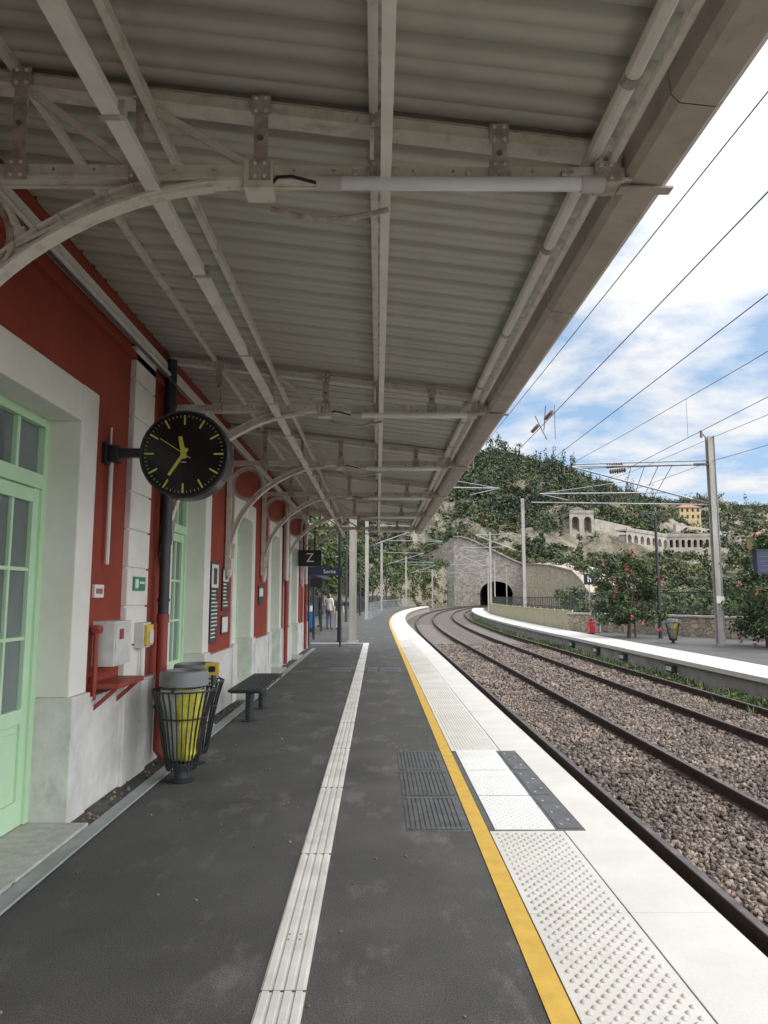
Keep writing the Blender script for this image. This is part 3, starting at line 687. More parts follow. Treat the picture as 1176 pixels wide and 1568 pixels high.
for c,ss in ((3.35,[-26,24.2,48,78,108,140,170,190]),(6.8,[-26,25.5,55,85,115,145,172,190])):
    wire([(*T(c,s),ZC) for s in ss],.007)
    wire([(*T(c+.02,s),ZC+(1.22 if s>20 else 1.1)) for s in ss] if c>4 else [(*T(c-.12,s),ZC+(.12 if s<20 else 1.2)) for s in ss],.007,sag=.5 if c>4 else .1)
    for a,b in zip(ss[:-1],ss[1:]):
        for t in (.2,.4,.6,.8):
            s=a+(b-a)*t; x,y=T(c,s)
            if c>4: wn.tube((x,y,ZC),(x,y,ZC+1.2-4*.5*t*(1-t)),.004,'wire',4)
wire([(5.15,-26,5.6),(5.15,25.5,5.6),(*T(5.2,55),5.6),(*T(5.2,85),5.6),(*T(5.2,115),5.6)],.008,sag=.1)
wire([(12.4,-26,7.3),(12.2,25.5,7.3),(*T(10.8,55),8.8),(*T(10.6,85),8.8),(*T(10.6,115),8.8),(*T(10.2,145),8.4),(*T(10,172),8.4)],.009,sag=.4)
wire([(15.5,0,6.4),(12.2,25.5,6.45),(*T(9,55),6.3)],.009,sag=.1)
x=3.33
for (y0,dz) in ((13.2,0),(14.4,.02)):
    insulator(wn,(x,y0,ZC+.05+dz),(x,y0+.55,ZC+.05+dz),.04)
wn.tube((x,13.7,ZC+.3),(x,13.9,ZC-.15),.012,'galv'); wn.tube((x-.1,14.2,ZC+.22),(x+.2,14.5,ZC-.2),.012,'galv'); wn.tube((x+.25,14.0,ZC+.4),(x+.25,14.0,ZC-.3),.006,'wire')
wn.build('overhead_wires')
# ---------------------------------------------------------------- opposite platform
ZP=-.22
OP=empty('opposite_platform')
m=MB(); sweep(m,[(8.52,-1.0),(8.52,ZP),(18,ZP),(18,-1.0)],-6,37.5,'asphalt2',ks=['concrete','asphalt2','asphalt2'])
sweep(m,[(8.52,-1.0),(8.52,ZP),(10.3,ZP),(10.3,-1.0)],37.5,112,'asphalt2',ks=['concrete','asphalt2','asphalt2']); m.build('platform_body',OP)
m=MB(); s=-5.
while s<111: sweep(m,[(8.44,ZP-.11),(8.44,ZP+.008),(9.95,ZP+.008),(9.95,ZP-.11)],s,s+1.99,'slab',closed=True,step=9); s+=2.0
m.build('coping_slabs',OP)
m=MB()
for s in (15,20.5,24.5,27.5,31): m.box(8.38,8.50,s,s+.5,-.62,-.40,'dkmetal'); m.box(8.375,8.38,s+.06,s+.44,-.57,-.45,'ltgrey')
m.build('cable_boxes',OP)
m=MB()
s=37.6
while s<78:
    x,y=T(10.15,s); x2,y2=T(10.15,s+.08); m.beam((x,y,ZP+.5),(x2,y2,ZP+.5),.02,.90,'fence')
    s+=.12
sweep(m,[(10.12,ZP+.97),(10.12,ZP+1.02),(10.18,ZP+1.02),(10.18,ZP+.97)],37.5,78,'fence',closed=True)
sweep(m,[(10.17,ZP+.05),(10.17,ZP+.95),(10.19,ZP+.95),(10.19,ZP+.05)],37.5,78,'fence',closed=True)
s=37.5
while s<78: x,y=T(10.2,s); m.box(x-.03,x+.03,y-.03,y+.03,ZP,ZP+1.08,'fence'); s+=2
m.build('platform_fence')
m=MB()
for (p,q) in (((10.1,37.6),(13.7,32.3)),((13.7,32.3),(17.5,26.0)),((17.5,26),(17.9,-6))):
    m.beam((*p,ZP+.42),(*q,ZP+.42),.35,.86,'drystone'); m.beam((*p,ZP+.89),(*q,ZP+.89),.45,.08,'slab2')
m.build('stone_wall')
m=MB()
for (p,q) in (((10.3,38.2),(14.0,33.0)),((14.0,33.0),(18,26.5))):
    P=Vector((*p,0));Q=Vector((*q,0)); n=int((Q-P).length/.14)
    for z in (.75,1.72): m.beam(P+Vector((0,0,z)),Q+Vector((0,0,z)),.05,.05,'dkmetal')
    for i in range(n+1): c=P.lerp(Q,i/n); m.tube(c+Vector((0,0,.75)),c+Vector((0,0,1.72)),.011 if i%12 else .035,'dkmetal',5)
m.build('metal_railing')
m=MB(); s=40
while s<110:
    x,y=T(10.9,s); m.tube((x,y,-1),(x,y,1.5),.025,'dkmetal',5); s+=.6
for zz in (.9,1.46): sweep(m,[(10.88,zz),(10.88,zz+.05),(10.92,zz+.05),(10.92,zz)],40,110,'dkmetal',closed=True)
m.build('metal_railing')
m=MB(); s=24
while s<110:
    x,y=T(-5.2 if s<60 else -3.0,s); m.tube((x,y,0),(x,y,1.6),.018,'blue' if s<45 else 'dkmetal',5); s+=.22 if s<60 else .4
for z in (.2,1.5): sweep(m,[(-5.22,z),(-5.22,z+.04),(-5.18,z+.04),(-5.18,z)],24,60,'dkmetal',closed=True); sweep(m,[(-3.02,z),(-3.02,z+.04),(-2.98,z+.04),(-2.98,z)],60,110,'dkmetal',closed=True)
m.build('boundary_fence')
m=MB(); s=45
while s<110:
    x,y=T(-.6,s); m.tube((x,y,0),(x,y,1.15),.022,'galv',5); s+=1.5
sweep(m,[(-.62,1.12),(-.62,1.17),(-.58,1.17),(-.58,1.12)],62,110,'galv',closed=True); 
m.build('platform_end_railing')
e=empty('track_marker_sign'); m=MB(); m.tube((11.0,37,ZP),(11.0,37,2.9),.03,'galv'); m.box(10.72,11.28,36.93,36.96,2.15,2.7,'black'); m.build('post_and_board',e); text('h',(11.0,36.925,2.42),.45,'white',e)
e=empty('departure_display'); m=MB(); m.box(11.75,13.3,21.9,22.15,2.25,2.95,'navy'); m.box(11.72,13.33,21.88,22.17,2.95,3.0,'black'); m.tube((12.9,22.02,ZP),(12.9,22.02,2.25),.06,'galv')
for i in range(4): m.box(11.85,12.9,21.895,21.9,2.35+i*.14,2.355+i*.14,'galv')
m.build('panel',e)
bin_(11.25,27.3,ZP)
# ---------------------------------------------------------------- foliage
def leafcloud(C_,Rr,per,size,aspect=.5,shell=.55):
    C_=np.asarray(C_,float);Rr=np.asarray(Rr,float); n=len(C_)
    d=rng.normal(size=(n,per,3)); d/=np.linalg.norm(d,axis=2)[...,None]
    r=shell+(1-shell)*rng.random((n,per,1))**.7
    P=(C_[:,None,:]+d*r*Rr[:,None,:]).reshape(-1,3); m_=len(P)
    nrm=d.reshape(-1,3)*.8+rng.normal(size=(m_,3))*.6+np.array([0,0,.35]); nrm/=np.linalg.norm(nrm,axis=1)[:,None]
    a=np.cross(nrm,rng.normal(size=(m_,3))); a/=np.linalg.norm(a,axis=1)[:,None]; b=np.cross(nrm,a)
    sz=(size*rng.uniform(.6,1.4,(m_,1)))
    V=np.stack([P-a*sz,P-b*sz*aspect,P+a*sz,P+b*sz*aspect],1).reshape(-1,3)
    F=np.arange(4*m_).reshape(-1,4); return V,F
def tree(name,x,y,z0,h,w,n,leaf,mat,per=90,trunk=.12,trunks=1,flowers=0,low=.3):
    e=empty(name); m=MB(); cs=[];rs=[]
    for i in range(n):
        a=random.random()*6.283; q=random.random()**.6; zz=low+(1-low)*random.random()
        prof=math.sin(math.pi*min(1,max(.12,(zz-low)/(1-low)*.8+.2)))**.6
        c=(x+math.cos(a)*q*w/2*prof,y+math.sin(a)*q*w/2*prof,z0+h*zz*.95); cs.append(c); r=w*random.uniform(.08,.16); rs.append((r,r,r*.8))
    for t_ in range(trunks):
        bx=x+random.uniform(-.2,.2)*(trunks>1);by=y+random.uniform(-.2,.2)*(trunks>1)
        top=(x+random.uniform(-.3,.3)*w*.4,y+random.uniform(-.3,.3)*w*.4,z0+h*.6)
        mid=((bx+top[0])/2+random.uniform(-.1,.1),(by+top[1])/2,z0+h*.3)
        m.path([(bx,by,z0-.1),mid,top],trunk,'bark',8,r2=trunk*.5)
        for c in random.sample(cs,min(7,len(cs))): m.path([mid if random.random()<.5 else top,((c[0]+top[0])/2,(c[1]+top[1])/2,(c[2]+mid[2])/2+.1),c],trunk*.45,'bark',5,r2=trunk*.12)
    m.build('trunk_and_limbs',e,smooth=True)
    V,F=leafcloud(cs,rs,per,leaf,shell=.25); npmesh('crown',V,F,mat,e)
    if flowers:
        sel=random.sample(range(n),min(flowers,n)); fc=[];fr=[]
        for i in sel:
            c=cs[i]; d=Vector((c[0]-x,c[1]-y,c[2]-(z0+h*.5))).normalized(); r=rs[i][0]
            for _ in range(2):
                j=Vector((random.uniform(-.5,.5),random.uniform(-.5,.5),random.uniform(-.4,.5)))*r
                fc.append(Vector(c)+d*r*.95+j); fr.append((.09,.09,.07))
        V,F=leafcloud(fc,fr,12,.032,aspect=.9,shell=.2); npmesh('flowers',V,F,M['pink'],e)
tree('oleander_tree',10.95,31.0,ZP,3.8,3.1,58,.07,M['leafo'],per=150,trunk=.05,trunks=4,flowers=22,low=.18)
tree('oleander_tree',13.7,24.9,ZP,4.0,3.5,66,.07,M['leafo'],per=160,trunk=.05,trunks=4,flowers=13,low=.15)
tree('oleander_tree',16.5,22.0,ZP,4.2,3.6,60,.07,M['leafo'],per=140,trunk=.05,trunks=4,flowers=8,low=.15)
for (x,y,h,w) in ((-7,33,7,6),(-6,52,8,7),(-6,70,9,8),(-3,92,9,8),(1,125,10,9),(5,140,9,8),(9,156,9,8)):
    tree('broadleaf_tree',x,y,0 if y<110 else -.9,h,w,46,.20,M['leafp'],per=90,trunk=.18,low=.3)
# ---------------------------------------------------------------- hills
ST=[((-400,-100,0),(-600,150,90)),((-150,60,0),(-230,220,75)),((-60,110,0),(-90,270,62)),((-14,165,0),(-5,290,56)),((20,192,9),(37,282,55)),((42,196,8),(56,302,64)),((60,168,0),(81,320,61)),((85,175,0),(105,350,55)),((112,190,0),(142,400,56)),((180,230,0),(215,460,61)),((280,260,0),(300,520,66)),((520,250,0),(580,580,90)),((1100,200,0),(1200,700,110))]
def hill(u,t):
    i=min(int(u),len(ST)-2); f=u-i
    a=Vector(ST[i][0]).lerp(Vector(ST[i+1][0]),f); b=Vector(ST[i][1]).lerp(Vector(ST[i+1][1]),f)
    if t<=1: p=a.lerp(b,t); z=a.z-1.1+(b.z-a.z)*(t**.85)
    else: p=a+(b-a)*t; z=b.z-1.1-(t-1)*10
    n=mnoise.fractal(Vector((p.x*.018,p.y*.018,3.1)),1.0,2.0,4); n2=mnoise.fractal(Vector((p.x*.09,p.y*.09,8.0)),1.0,2.0,4)
    n3=abs(mnoise.noise(Vector((p.x*.05,p.y*.02,1.0))))
    k=min(1,t*4)*(1 if t<.9 else max(.35,1-(t-.9)*6))
    return Vector((p.x,p.y,z+(n*7+n2*3.2+n3*4)*k))
NU,NT=460,90
V=[];F=[]
for i in range(NU):
    u=i/(NU-1)*(len(ST)-1.0001)
    for j in range(NT): V.append(hill(u,1.5*j/(NT-1)))
for i in range(NU-1):
    for j in range(NT-1): a=i*NT+j; F.append((a,a+NT,a+NT+1,a+1))
ho=npmesh('hillside',[tuple(v) for v in V],F,M['hill'])
ho.data.polygons.foreach_set('use_smooth',[True]*len(ho.data.polygons))
bvh=BVHTree.FromPolygons(V,F)
def onhill(x0,y0,slope_x,el):
    d=Vector((slope_x,1,el)).normalized(); h=bvh.ray_cast(Vector((x0,y0,1.55)),d); return h[0]
def tan_at(px,py):
    u=(px-588)/1087; v=(784-py)/1087; fw=.993-.1178*v; return u/fw+.0092,(.1178+.993*v)/fw
clear=[]
def viaduct(name,P,Q,ht,n,depth=3.0,base=6):
    m=MB(); zt=max(P.z,Q.z)+ht*.62; zb=zt-ht
    P=Vector((P.x,P.y,0));Q=Vector((Q.x,Q.y,0)); d=(Q-P)/n; L_=d.length; dn=d.normalized(); nn=Vector((-dn.y,dn.x,0))
    P=P-nn*3; Q=Q-nn*3; clear.append((P,Q))
    for i in range(n):
        b=P+d*i; ar=L_*.30; spring=zt-.9-ar
        c=b+d*.5
        pts=[(-ar,zb)]+[(-ar*math.cos(t),spring+ar*math.sin(t)) for t in np.linspace(0,math.pi,9)]+[(ar,zb)]
        out=[(-L_/2,zb)]+[(x,zt) for x in np.linspace(-L_/2,L_/2,9)]+[(L_/2,zb)]
        vs=[c+dn*u+Vector((0,0,z)) for u,z in pts]+[c+dn*u+Vector((0,0,z)) for u,z in out]; k=len(pts)
        m.add(vs,[(j,j+1,k+j+1,k+j) for j in range(k-1)],'viad')
        vs=[c+dn*u+Vector((0,0,z)) for u,z in pts]+[c+dn*u+nn*depth+Vector((0,0,z)) for u,z in pts]; m.add(vs,[(j,j+1,k+j+1,k+j) for j in range(k-1)],'viad')
        vs=[c+dn*u+nn*depth+Vector((0,0,z)) for u,z in pts]; m.add(vs,[tuple(range(len(vs)))],'tunnelstone')
    m.beam(P+Vector((0,0,zt+.2))+nn*1.5,Q+Vector((0,0,zt+.2))+nn*1.5,3.4,.4,'viad'); m.beam(P+Vector((0,0,zt+.65))-nn*.1,Q+Vector((0,0,zt+.65))-nn*.1,.3,.6,'viad')
    m.beam(P+Vector((0,0,zb-base/2))+nn*1.6,Q+Vector((0,0,zb-base/2))+nn*1.6,3.4,base,'viad')
    m.build(name)
def hp2(px,py): a,b=tan_at(px,py); return onhill(0,0,a,b)
def sited(a,b,ht,n):
    P=hp2(*a);Q=hp2(*b)
    if P and Q: viaduct('stone_viaduct',P,Q,ht,n,base=2.5)
sited((868,806),(905,808),6.0,2)
sited((945,826),(1010,833),3.4,7); sited((1012,833),(1085,838),3.4,8)
def house(x,y,z,w,d,h):
    e=empty('hillside_house'); m=MB(); m.box(x-w/2,x+w/2,y-d/2,y+d/2,z-4,z+h,'ochre'); m.build('walls',e); clear.append((Vector((x-w/2,y-d/2,0)),Vector((x+w/2,y-d/2,0))))
    m=MB(); m.add([(x-w/2-.5,y-d/2-.5,z+h),(x+w/2+.5,y-d/2-.5,z+h),(x+w/2+.5,y+d/2+.5,z+h),(x-w/2-.5,y+d/2+.5,z+h),(x-w/4,y,z+h+1.6),(x+w/4,y,z+h+1.6)],[(0,1,5,4),(1,2,5),(2,3,4,5),(3,0,4)],'tile'); m.build('roof',e)
    m=MB()
    for i in range(4):
        for fl in range(2): xx=x-w/2+w*(i+.5)/4; m.box(xx-.45,xx+.45,y-d/2-.03,y-d/2,z+.8+fl*2.8,z+2.3+fl*2.8,'dark')
    m.build('windows',e)
for q in ((1048,797),(1165,845)):
    p=hp2(*q)
    if p: house(p.x,p.y-4,p.z-.5,9,6,5.4)
m=MB()
for (a,b,h) in (((905,806),(960,818),2.2),((1030,812),(1110,822),2.0)):
    P=hp2(*a);Q=hp2(*b)
    if P and Q and (P-Q).length<90:
        P=P+Vector((0,-2.5,0));Q=Q+Vector((0,-2.5,0)); m.beam(P,Q,1.0,h*2,'viad'); clear.append((Vector((P.x,P.y,0)),Vector((Q.x,Q.y,0))))
m.build('road_retaining_wall')
def nearclear(x,y):
    for P,Q in clear:
        d=Q-P; t=max(0,min(1,((x-P.x)*d.x+(y-P.y)*d.y)/max(.01,d.x*d.x+d.y*d.y))); cxx=P.x+d.x*t; cyy=P.y+d.y*t
        if abs(x-cxx)<4 and -7<y-cyy<3: return True
    return False
G=[([],[]),([],[]),([],[])]
for i in range(16000):
    u=random.uniform(2.0,10.8); t=random.random()**.9*1.06
    p=hill(u,t)
    rk=mnoise.fractal(Vector((p.x*.04,p.y*.04,p.z*.07+5)),1,2,4)
    bare=.14-(.16 if (3.6<u<5.6 and .05<t<.75) else 0)
    if rk>bare and t<.9 and random.random()<.80: continue
    if nearclear(p.x,p.y): continue
    kind=0 if random.random()<.50 else (1 if random.random()<.55 else 2)
    h=random.uniform(1.1,3.0)*(1.0 if t<.85 else 1.35)
    if kind==1: h*=1.5
    if kind==2: h*=.7
    cs,rs=G[kind]
    if kind==1 and random.random()<.12:
        for k in range(4): cs.append((p.x,p.y,p.z+h*.5+k*h*.4)); r=h*.2; rs.append((r,r,h*.4))
        continue
    for k in range(2):
        r=h*random.uniform(.4,.65); cs.append((p.x+random.uniform(-.5,.5)*h,p.y+random.uniform(-.5,.5)*h,p.z+h*random.uniform(.15,.7)));rs.append((r,r,r*(.6 if kind==1 else .75)))
for (cs,rs),k in zip(G,('leafh','leafh2','leafh3')):
    V,F=leafcloud(cs,rs,24,.40,shell=.5,aspect=.65); npmesh('hillside_trees',V,F,M[k])
for (u,tt) in ((4.85,1.0),(4.95,1.02),(5.25,1.0),(9.2,1.0)):
    p=hill(u,tt); e=empty('palm_tree'); m=MB(); hh=7+random.random()*2; m.path([p,p+Vector((.2,0,hh*.5)),p+Vector((0,0,hh))],.3,'bark',7,r2=.2); m.build('trunk',e)
    m=MB(); 
    for k in range(16):
        a=k*.3927+random.random()*.2; up=random.uniform(-.2,.9); pts=[p+Vector((math.cos(a)*r,math.sin(a)*r,hh+up*r*.8-.22*r*r)) for r in (0,.7,1.4,2.0)]
        for q,w in zip(zip(pts[:-1],pts[1:]),(.3,.4,.2)): m.beam(q[0],q[1],w,.04,'leafh')
    m.build('fronds',e)
cs=[];rs=[]
for i in range(520):
    x=random.uniform(16,170);y=random.uniform(48,178)
    if x<12+(y-35)**2/900+11: continue
    h=random.uniform(1.8,3.8+max(0,(x-50))*.02)
    for k in range(4):
        r=random.uniform(.8,1.5); cs.append((x+random.uniform(-1.5,1.5),y+random.uniform(-1.5,1.5),-1+h*random.uniform(.2,1)));rs.append((r,r,r*.9))
V,F=leafcloud(cs,rs,60,.24,shell=.4,aspect=.6); npmesh('distant_shrubs',V,F,M['leafp'])
cs=[];rs=[]
for i in range(220):
    s=random.uniform(90,182); x,y=T(-5-(s-95)*.02+random.uniform(-.8,.5),s); top=3.2+(s-95)*.07
    z=random.choice((top+random.uniform(-.3,1.2),random.uniform(-.8,top))); r=random.uniform(.5,1.3); cs.append((x,y,z));rs.append((r,r,r))
V,F=leafcloud(cs,rs,60,.20,shell=.3,aspect=.6); npmesh('wall_ivy',V,F,M['leafp'])
def weeds(n,fn,h0,h1):
    V=[];F=[];o=0
    for i in range(n):
        x,y,z=fn(); h=random.uniform(h0,h1)
        for b in range(10):
            a=random.random()*6.283; l=random.uniform(.3,1)*h; w=h*.10; dx,dy=math.cos(a)*l*.7,math.sin(a)*l*.7
            V+= [(x-dy*.12,y+dx*.12,z),(x+dx*.6-dy*w*2,y+dy*.6+dx*w*2,z+l*.7),(x+dx,y+dy,z+l),(x+dx*.6+dy*w*2,y+dy*.6-dx*w*2,z+l*.7)]; F.append((o,o+1,o+2,o+3)); o+=4
    return V,F
def wf():
    s=random.uniform(9,70); 
    c=mnoise.noise((s*.35,0,0)); X=8.3-abs(random.gauss(0,.28))*(1+c*1.5)
    return (*T(X,s),-.85)
V1,F1=weeds(2200,wf,.08,.34)
cs=[];rs=[]
for i in range(130):
    s=random.choice((random.uniform(13.5,17),random.uniform(19,23),random.uniform(26,34))); r=random.uniform(.06,.2); cs.append((8.3-abs(random.gauss(0,.22)),s,-.83+r*.6));rs.append((r*1.3,r*1.3,r))
V2,F2=leafcloud(cs,rs,45,.035,shell=.3,aspect=.7)
npmesh('trackside_weeds',np.concatenate([np.array(V1),V2]),np.concatenate([np.array(F1),F2+len(V1)]),M['weed'])
# ---------------------------------------------------------------- tunnel
e=empty('tunnel_portal'); st=188.; x0,y0=T(5.05,st); a=(st-S0)/R; ex=Vector((math.cos(a),-math.sin(a),0)); ey=Vector((math.sin(a),math.cos(a),0))
O=Vector((x0,y0,0))
def W(u,v,z): return O+ex*u+ey*v+Vector((0,0,z))
m=MB(); hw=4.2; zs=2.2; n=16; UR=6.6
arch=[(hw*math.cos(t),zs+3.2*math.sin(t)) for t in np.linspace(0,math.pi,n+1)]
arch=[(hw,-1.0)]+arch+[(-hw,-1.0)]
topf=lambda u: 17.0 if u<-8 else (17.0-(u+8)*.5)
outer=[(UR,-1.0)]+[(u,topf(u)) for u in np.linspace(UR,-11,n+1)]+[(-11,-1.0)]
vs=[W(u,0,z) for u,z in arch]+[W(u,0,z) for u,z in outer]; k=len(arch)
m.add(vs,[(i,i+1,k+i+1,k+i) for i in range(k-1)],'tunnelstone')
vs=[W(u,0,z) for u,z in outer]+[W(u,2,z) for u,z in outer]; k2=len(outer); m.add(vs,[(i,i+1,k2+i+1,k2+i) for i in range(k2-1)],'tunnelstone')
for i in range(1,n+1):
    p,q=arch[i],arch[i+1]; m.beam(W(p[0]*1.06,-.12,p[1]+.25),W(q[0]*1.06,-.12,q[1]+.25),.5,.28,'viad',up=ey)
us=np.linspace(UR,-11,9)
for p,q in zip(us[:-1],us[1:]): m.beam(W(p,-.1,topf(p)+.15),W(q,-.1,topf(q)+.15),1.0,.35,'tunnelstone')
pw=[(-11,0,17),(-17,3,14),(-24,6,11.5),(-32,8,9)]
for p,q in zip(pw[:-1],pw[1:]): m.add([W(p[0],p[1],-1),W(q[0],q[1],-1),W(q[0],q[1],q[2]),W(p[0],p[1],p[2]),W(q[0],q[1]+2,q[2]),W(p[0],p[1]+2,p[2])],[(0,1,2,3),(3,2,4,5)],'tunnelstone')
m.build('masonry_front',e)
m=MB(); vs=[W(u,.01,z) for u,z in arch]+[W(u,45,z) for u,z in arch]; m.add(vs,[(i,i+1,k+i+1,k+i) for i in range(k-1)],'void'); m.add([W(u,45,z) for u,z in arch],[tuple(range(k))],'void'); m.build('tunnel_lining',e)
m=MB(); w0=W(UR,.1,0)
pl=[(w0.x,w0.y,9.7),(38.8,172,9.2),(40,164,8.6),(40.8,156,7.6),(41.3,150,6.8),(41.8,145,4.6),(42.3,141,1.8)]
for (p,q) in zip(pl[:-1],pl[1:]):
    m.add([(p[0],p[1],-1),(q[0],q[1],-1),(q[0],q[1],q[2]),(p[0],p[1],p[2]),(p[0]+6,p[1]+1,p[2]+.5),(q[0]+6,q[1]+1,q[2]+.5),(p[0]+6,p[1]+1,-1),(q[0]+6,q[1]+1,-1)],[(0,1,2,3),(3,2,5,4),(4,5,7,6)],'creamstone')
    m.beam((p[0],p[1],p[2]+.1),(q[0],q[1],q[2]+.1),.6,.3,'viad')
m.build('retaining_wall')
cs=[];rs=[]
for i in range(90):
    u=random.uniform(-30,9); z=(topf(u) if u>-11 else 17+(u+11)*.38)+random.uniform(.2,2.0) ; r=random.uniform(.6,1.4); p=W(u,random.uniform(1.5,5),min(z,19)); cs.append(p);rs.append((r,r,r*.8))
for i in range(60):
    f_=random.random()*5.99; j=int(f_); p=pl[j];q=pl[min(j+1,6)]; g=f_-j; r=random.uniform(.5,1.1); cs.append((p[0]+(q[0]-p[0])*g+random.uniform(1,5),p[1]+(q[1]-p[1])*g,p[2]+(q[2]-p[2])*g+random.uniform(.3,1.4)));rs.append((r,r,r*.8))
V,F=leafcloud(cs,rs,55,.24,shell=.35,aspect=.6); npmesh('wall_top_scrub',V,F,M['leafh'])
m=MB(); 
for s in np.arange(95,182,8.):
    p=T(-5-(s-95)*.02,s);q=T(-5-(s-87)*.02,s+8); h=3.2+(s-95)*.07+math.sin(s)*.5; h2=3.2+(s-87)*.07+math.sin(s+8)*.5
    m.add([(*p,-1),(*q,-1),(*q,h2),(*p,h),(p[0]-2,p[1],h),(q[0]-2,q[1],h2)],[(0,1,2,3),(3,2,5,4)],'drystone')
m.build('retaining_wall')
# ---------------------------------------------------------------- people
def person(name,x,y,z0,yaw,shirt,trous,bend=0.0,h=1.72):
    e=empty(name); s=h/1.72; me=bpy.data.meshes.new('body'); v=[];ed=[];r=[]
    def V_(p,rad,par=None):
        v.append(p);r.append(rad)
        if par is not None: ed.append((par,len(v)-1))
        return len(v)-1
    cb,sb=math.cos(bend),math.sin(bend)
    # bend leans the trunk forward, i.e. towards the figure's own -Y, the way it faces
    def up(px,py,pz):
        dz=pz-.95; return (px,py*cb-dz*sb,.95+dz*cb+py*sb) if dz>0 else (px,py,pz)
    pel=V_((0,0,.95),(.15,.11)); wa=V_(up(0,0,1.1),(.135,.10),pel); ch=V_(up(0,0,1.32),(.165,.11),wa); nk=V_(up(0,0,1.46),(.06,.06),ch); hb=V_(up(0,-.01,1.54),(.065,.075),nk); hd=V_(up(0,-.02,1.62),(.08,.095),hb); V_(up(0,-.01,1.69),(.06,.07),hd)
    for sg in (-1,1):
        sh=V_(up(sg*.17,0,1.41),(.06,.06),ch); el=V_(up(sg*.235,.02,1.13),(.042,.042),sh)
        if bend>.2: wr=V_((up(sg*.2,0,1.2)[0],up(0,0,1.13)[1]-.22,up(0,0,1.13)[2]-.16),(.03,.03),el)
        else: wr=V_(up(sg*.25,-.05,.88),(.03,.03),el)
        w=v[wr]; pm=V_((w[0],w[1]-.02,w[2]-.07),(.03,.02),wr)
        for k in range(4): V_((w[0]+(k-1.5)*.018,w[1]-.035,w[2]-.15+abs(k-1.4)*.012),(.008,.008),pm)
        V_((w[0]-sg*.035,w[1]-.05,w[2]-.10),(.009,.009),pm)
        hp_=V_((sg*.09,0,.88),(.095,.095),pel); kn=V_((sg*.10,-.02,.49),(.06,.06),hp_); an=V_((sg*.11,.02,.09),(.04,.04),kn); V_((sg*.12,-.13,.04),(.038,.03),an)
    me.from_pydata([(a*s,b*s,c*s) for a,b,c in v],ed,[]); o=bpy.data.objects.new('body',me); COL.objects.link(o)
    sk=o.modifiers.new('skin','SKIN'); o.modifiers.new('sub','SUBSURF').levels=1; o.modifiers['sub'].render_levels=1
    for i,q in enumerate(me.skin_vertices[0].data): q.radius=(r[i][0]*s,r[i][1]*s); q.use_root=(i==0)
    dg=bpy.context.evaluated_depsgraph_get(); nm=bpy.data.meshes.new_from_object(o.evaluated_get(dg)); o.modifiers.clear(); o.data=nm
    for k in (trous,shirt,'skin','hair','black'): nm.materials.append(M[k])
    hdp=Vector(v[hd])*s; nkp=Vector(v[nk])*s
    for p in nm.polygons:
        c=p.center; i=1
        if c.z<.93*s: i=0
        if c.z<.09*s: i=4
        if (c-hdp).length<.16*s or (c-nkp).length<.06*s: i=2
        if (c-hdp).length<.17*s and (c.z>hdp.z+.03*s or c.y>hdp.y+.035*s): i=3
        if abs(c.x)>.19*s and .6*s<c.z<1.12*s: i=2
        if bend>.2 and c.y<nkp.y-.0 and c.z<1.05*s and c.z>.6*s: i=2
        p.material_index=i; p.use_smooth=True
    o.parent=e
    m=MB(); f0=Vector(v[hd])*s
    m.lathe((f0.x,f0.y-.095*s,f0.z-.01),[(.012,-.012),(.016,.02)],'skin',6,axis='y')
    for sg in (-1,1): m.box(f0.x+sg*.032-.01,f0.x+sg*.032+.01,f0.y-.095*s,f0.y-.085*s,f0.z+.012,f0.z+.024,'black'); m.box(f0.x+sg*.085-.01,f0.x+sg*.085+.01,f0.y-.01,f0.y+.025,f0.z-.03,f0.z+.03,'skin')
    m.box(f0.x-.025,f0.x+.025,f0.y-.09*s,f0.y-.08*s,f0.z-.055,f0.z-.047,'pipe_red')
    m.build('face',e); e.location=(x,y,z0); e.rotation_euler=(0,0,yaw)
person('standing_passenger',10.55,34.3,ZP,-.9,'shirtb','trousw',bend=.45)
m=MB(); m.box(9.95,10.2,33.6,34.05,ZP+.05,ZP+.6,'redbag'); m.box(10.06,10.09,33.65,34.0,ZP+.6,ZP+.72,'black')
for q in (33.67,33.98): m.tube((9.98,q,ZP+.03),(10.17,q,ZP+.03),.03,'black')
m.build('suitcase',bevel=.02)
person('standing_passenger',-2.25,33.5,0,2.6,'shirtw','trous'); person('standing_passenger',-1.85,34.2,0,.5,'shirtd','trousw',h=1.66); person('standing_passenger',-2.9,36.5,0,-1.2,'shirtd','trous',h=1.78)
# ---------------------------------------------------------------- light & sky
sd=Vector((.62,-.50,.95)).normalized(); el=math.asin(sd.z); az=math.atan2(sd.x,sd.y)
w=bpy.data.worlds.new('World'); sc.world=w; w.use_nodes=True; N=w.node_tree.nodes; L=w.node_tree.links
bg=N['Background']; bg.inputs['Strength'].default_value=.15
sky=N.new('ShaderNodeTexSky'); sky.sky_type='NISHITA'; sky.sun_disc=False; sky.sun_elevation=el; sky.sun_rotation=az; sky.air_density=1.0; sky.dust_density=.6; sky.ozone_density=1.5
def math_(op,a,b=None,c=None):
    n=N.new('ShaderNodeMath'); n.operation=op
    for i,x in enumerate((a,b,c)):
        if x is None: continue
        if isinstance(x,(int,float)): n.inputs[i].default_value=x
        else: L.new(x,n.inputs[i])
    return n.outputs[0]
tc=N.new('ShaderNodeTexCoord'); sp=N.new('ShaderNodeSeparateXYZ'); L.new(tc.outputs['Generated'],sp.inputs[0])
zz=math_('ADD',math_('MAXIMUM',sp.outputs['Z'],0.0),.16)
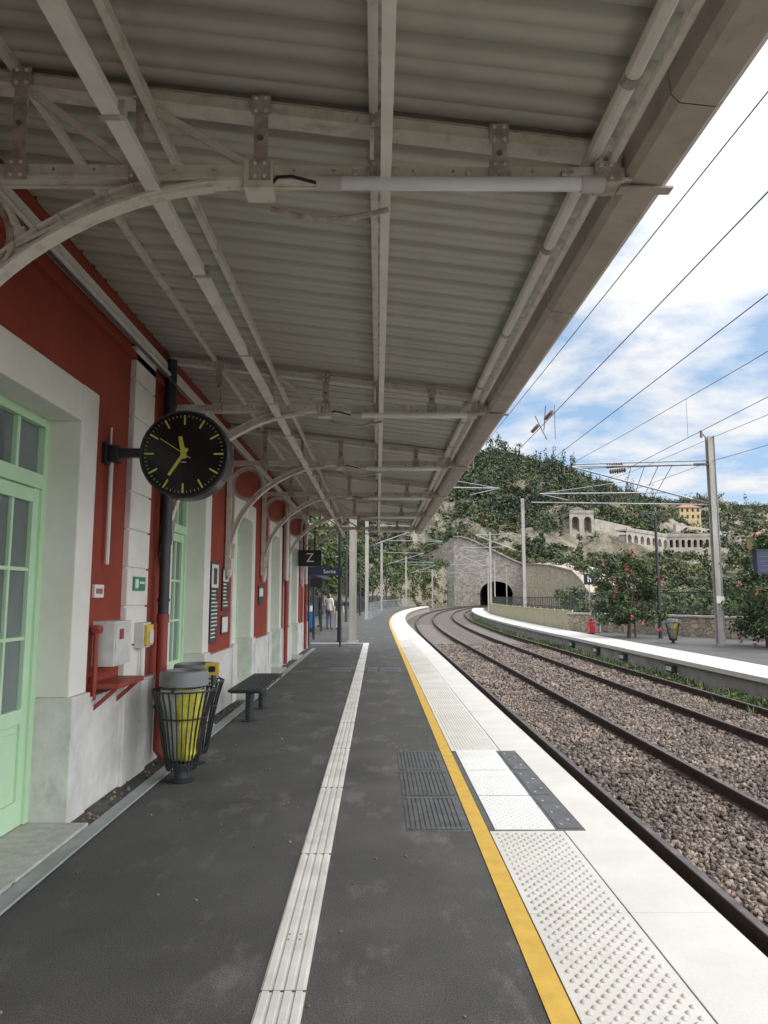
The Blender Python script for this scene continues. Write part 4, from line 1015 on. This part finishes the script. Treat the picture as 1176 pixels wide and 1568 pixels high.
cb=N.new('ShaderNodeCombineXYZ'); L.new(math_('DIVIDE',sp.outputs['X'],zz),cb.inputs[0]); L.new(math_('DIVIDE',sp.outputs['Y'],zz),cb.inputs[1])
nz=N.new('ShaderNodeTexNoise'); nz.inputs['Scale'].default_value=2.1; nz.inputs['Detail'].default_value=12; nz.inputs['Roughness'].default_value=.58; nz.inputs['Distortion'].default_value=.2; L.new(cb.outputs[0],nz.inputs['Vector'])
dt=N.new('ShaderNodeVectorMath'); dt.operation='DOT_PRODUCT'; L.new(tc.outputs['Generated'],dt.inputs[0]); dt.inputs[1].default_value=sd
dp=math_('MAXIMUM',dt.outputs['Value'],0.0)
cov=math_('ADD',nz.outputs['Fac'],math_('MULTIPLY',dp,.20))  # extra cloud cover added on the unseen sun side for the same fill
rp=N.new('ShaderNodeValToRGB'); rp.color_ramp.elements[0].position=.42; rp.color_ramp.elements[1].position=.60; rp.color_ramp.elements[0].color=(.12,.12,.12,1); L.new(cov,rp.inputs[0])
glow=math_('MULTIPLY_ADD',math_('POWER',dp,1.5),2.7,1.0)  # clouds brightened towards the unseen sun, added to fill light under the canopy
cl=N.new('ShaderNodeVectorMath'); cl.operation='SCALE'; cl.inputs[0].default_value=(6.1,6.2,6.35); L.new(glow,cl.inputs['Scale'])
hz=N.new('ShaderNodeMix'); hz.data_type='RGBA'; hz.inputs['Factor'].default_value=.5; L.new(sky.outputs[0],hz.inputs[6]); hz.inputs[7].default_value=(2.3,4.1,6.6,1)
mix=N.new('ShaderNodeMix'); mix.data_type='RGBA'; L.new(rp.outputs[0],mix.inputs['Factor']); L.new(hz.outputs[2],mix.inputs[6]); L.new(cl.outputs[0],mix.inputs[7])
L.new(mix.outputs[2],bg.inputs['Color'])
sl=bpy.data.lights.new('sun','SUN'); sl.energy=1.5; sl.angle=math.radians(28); sl.color=(1,.95,.87)
so=bpy.data.objects.new('sun',sl); so.rotation_euler=sd.to_track_quat('Z','Y').to_euler(); so.location=(0,0,50); COL.objects.link(so)
# ---------------------------------------------------------------- camera
cam=bpy.data.cameras.new('camera'); cam.sensor_fit='HORIZONTAL'; cam.sensor_width=36; cam.lens=33.3; cam.clip_start=.05; cam.clip_end=5000
co=bpy.data.objects.new('camera',cam); co.location=(0,0,1.55); co.rotation_euler=(math.radians(90+6.77),0,math.radians(-.53)); COL.objects.link(co); sc.camera=co
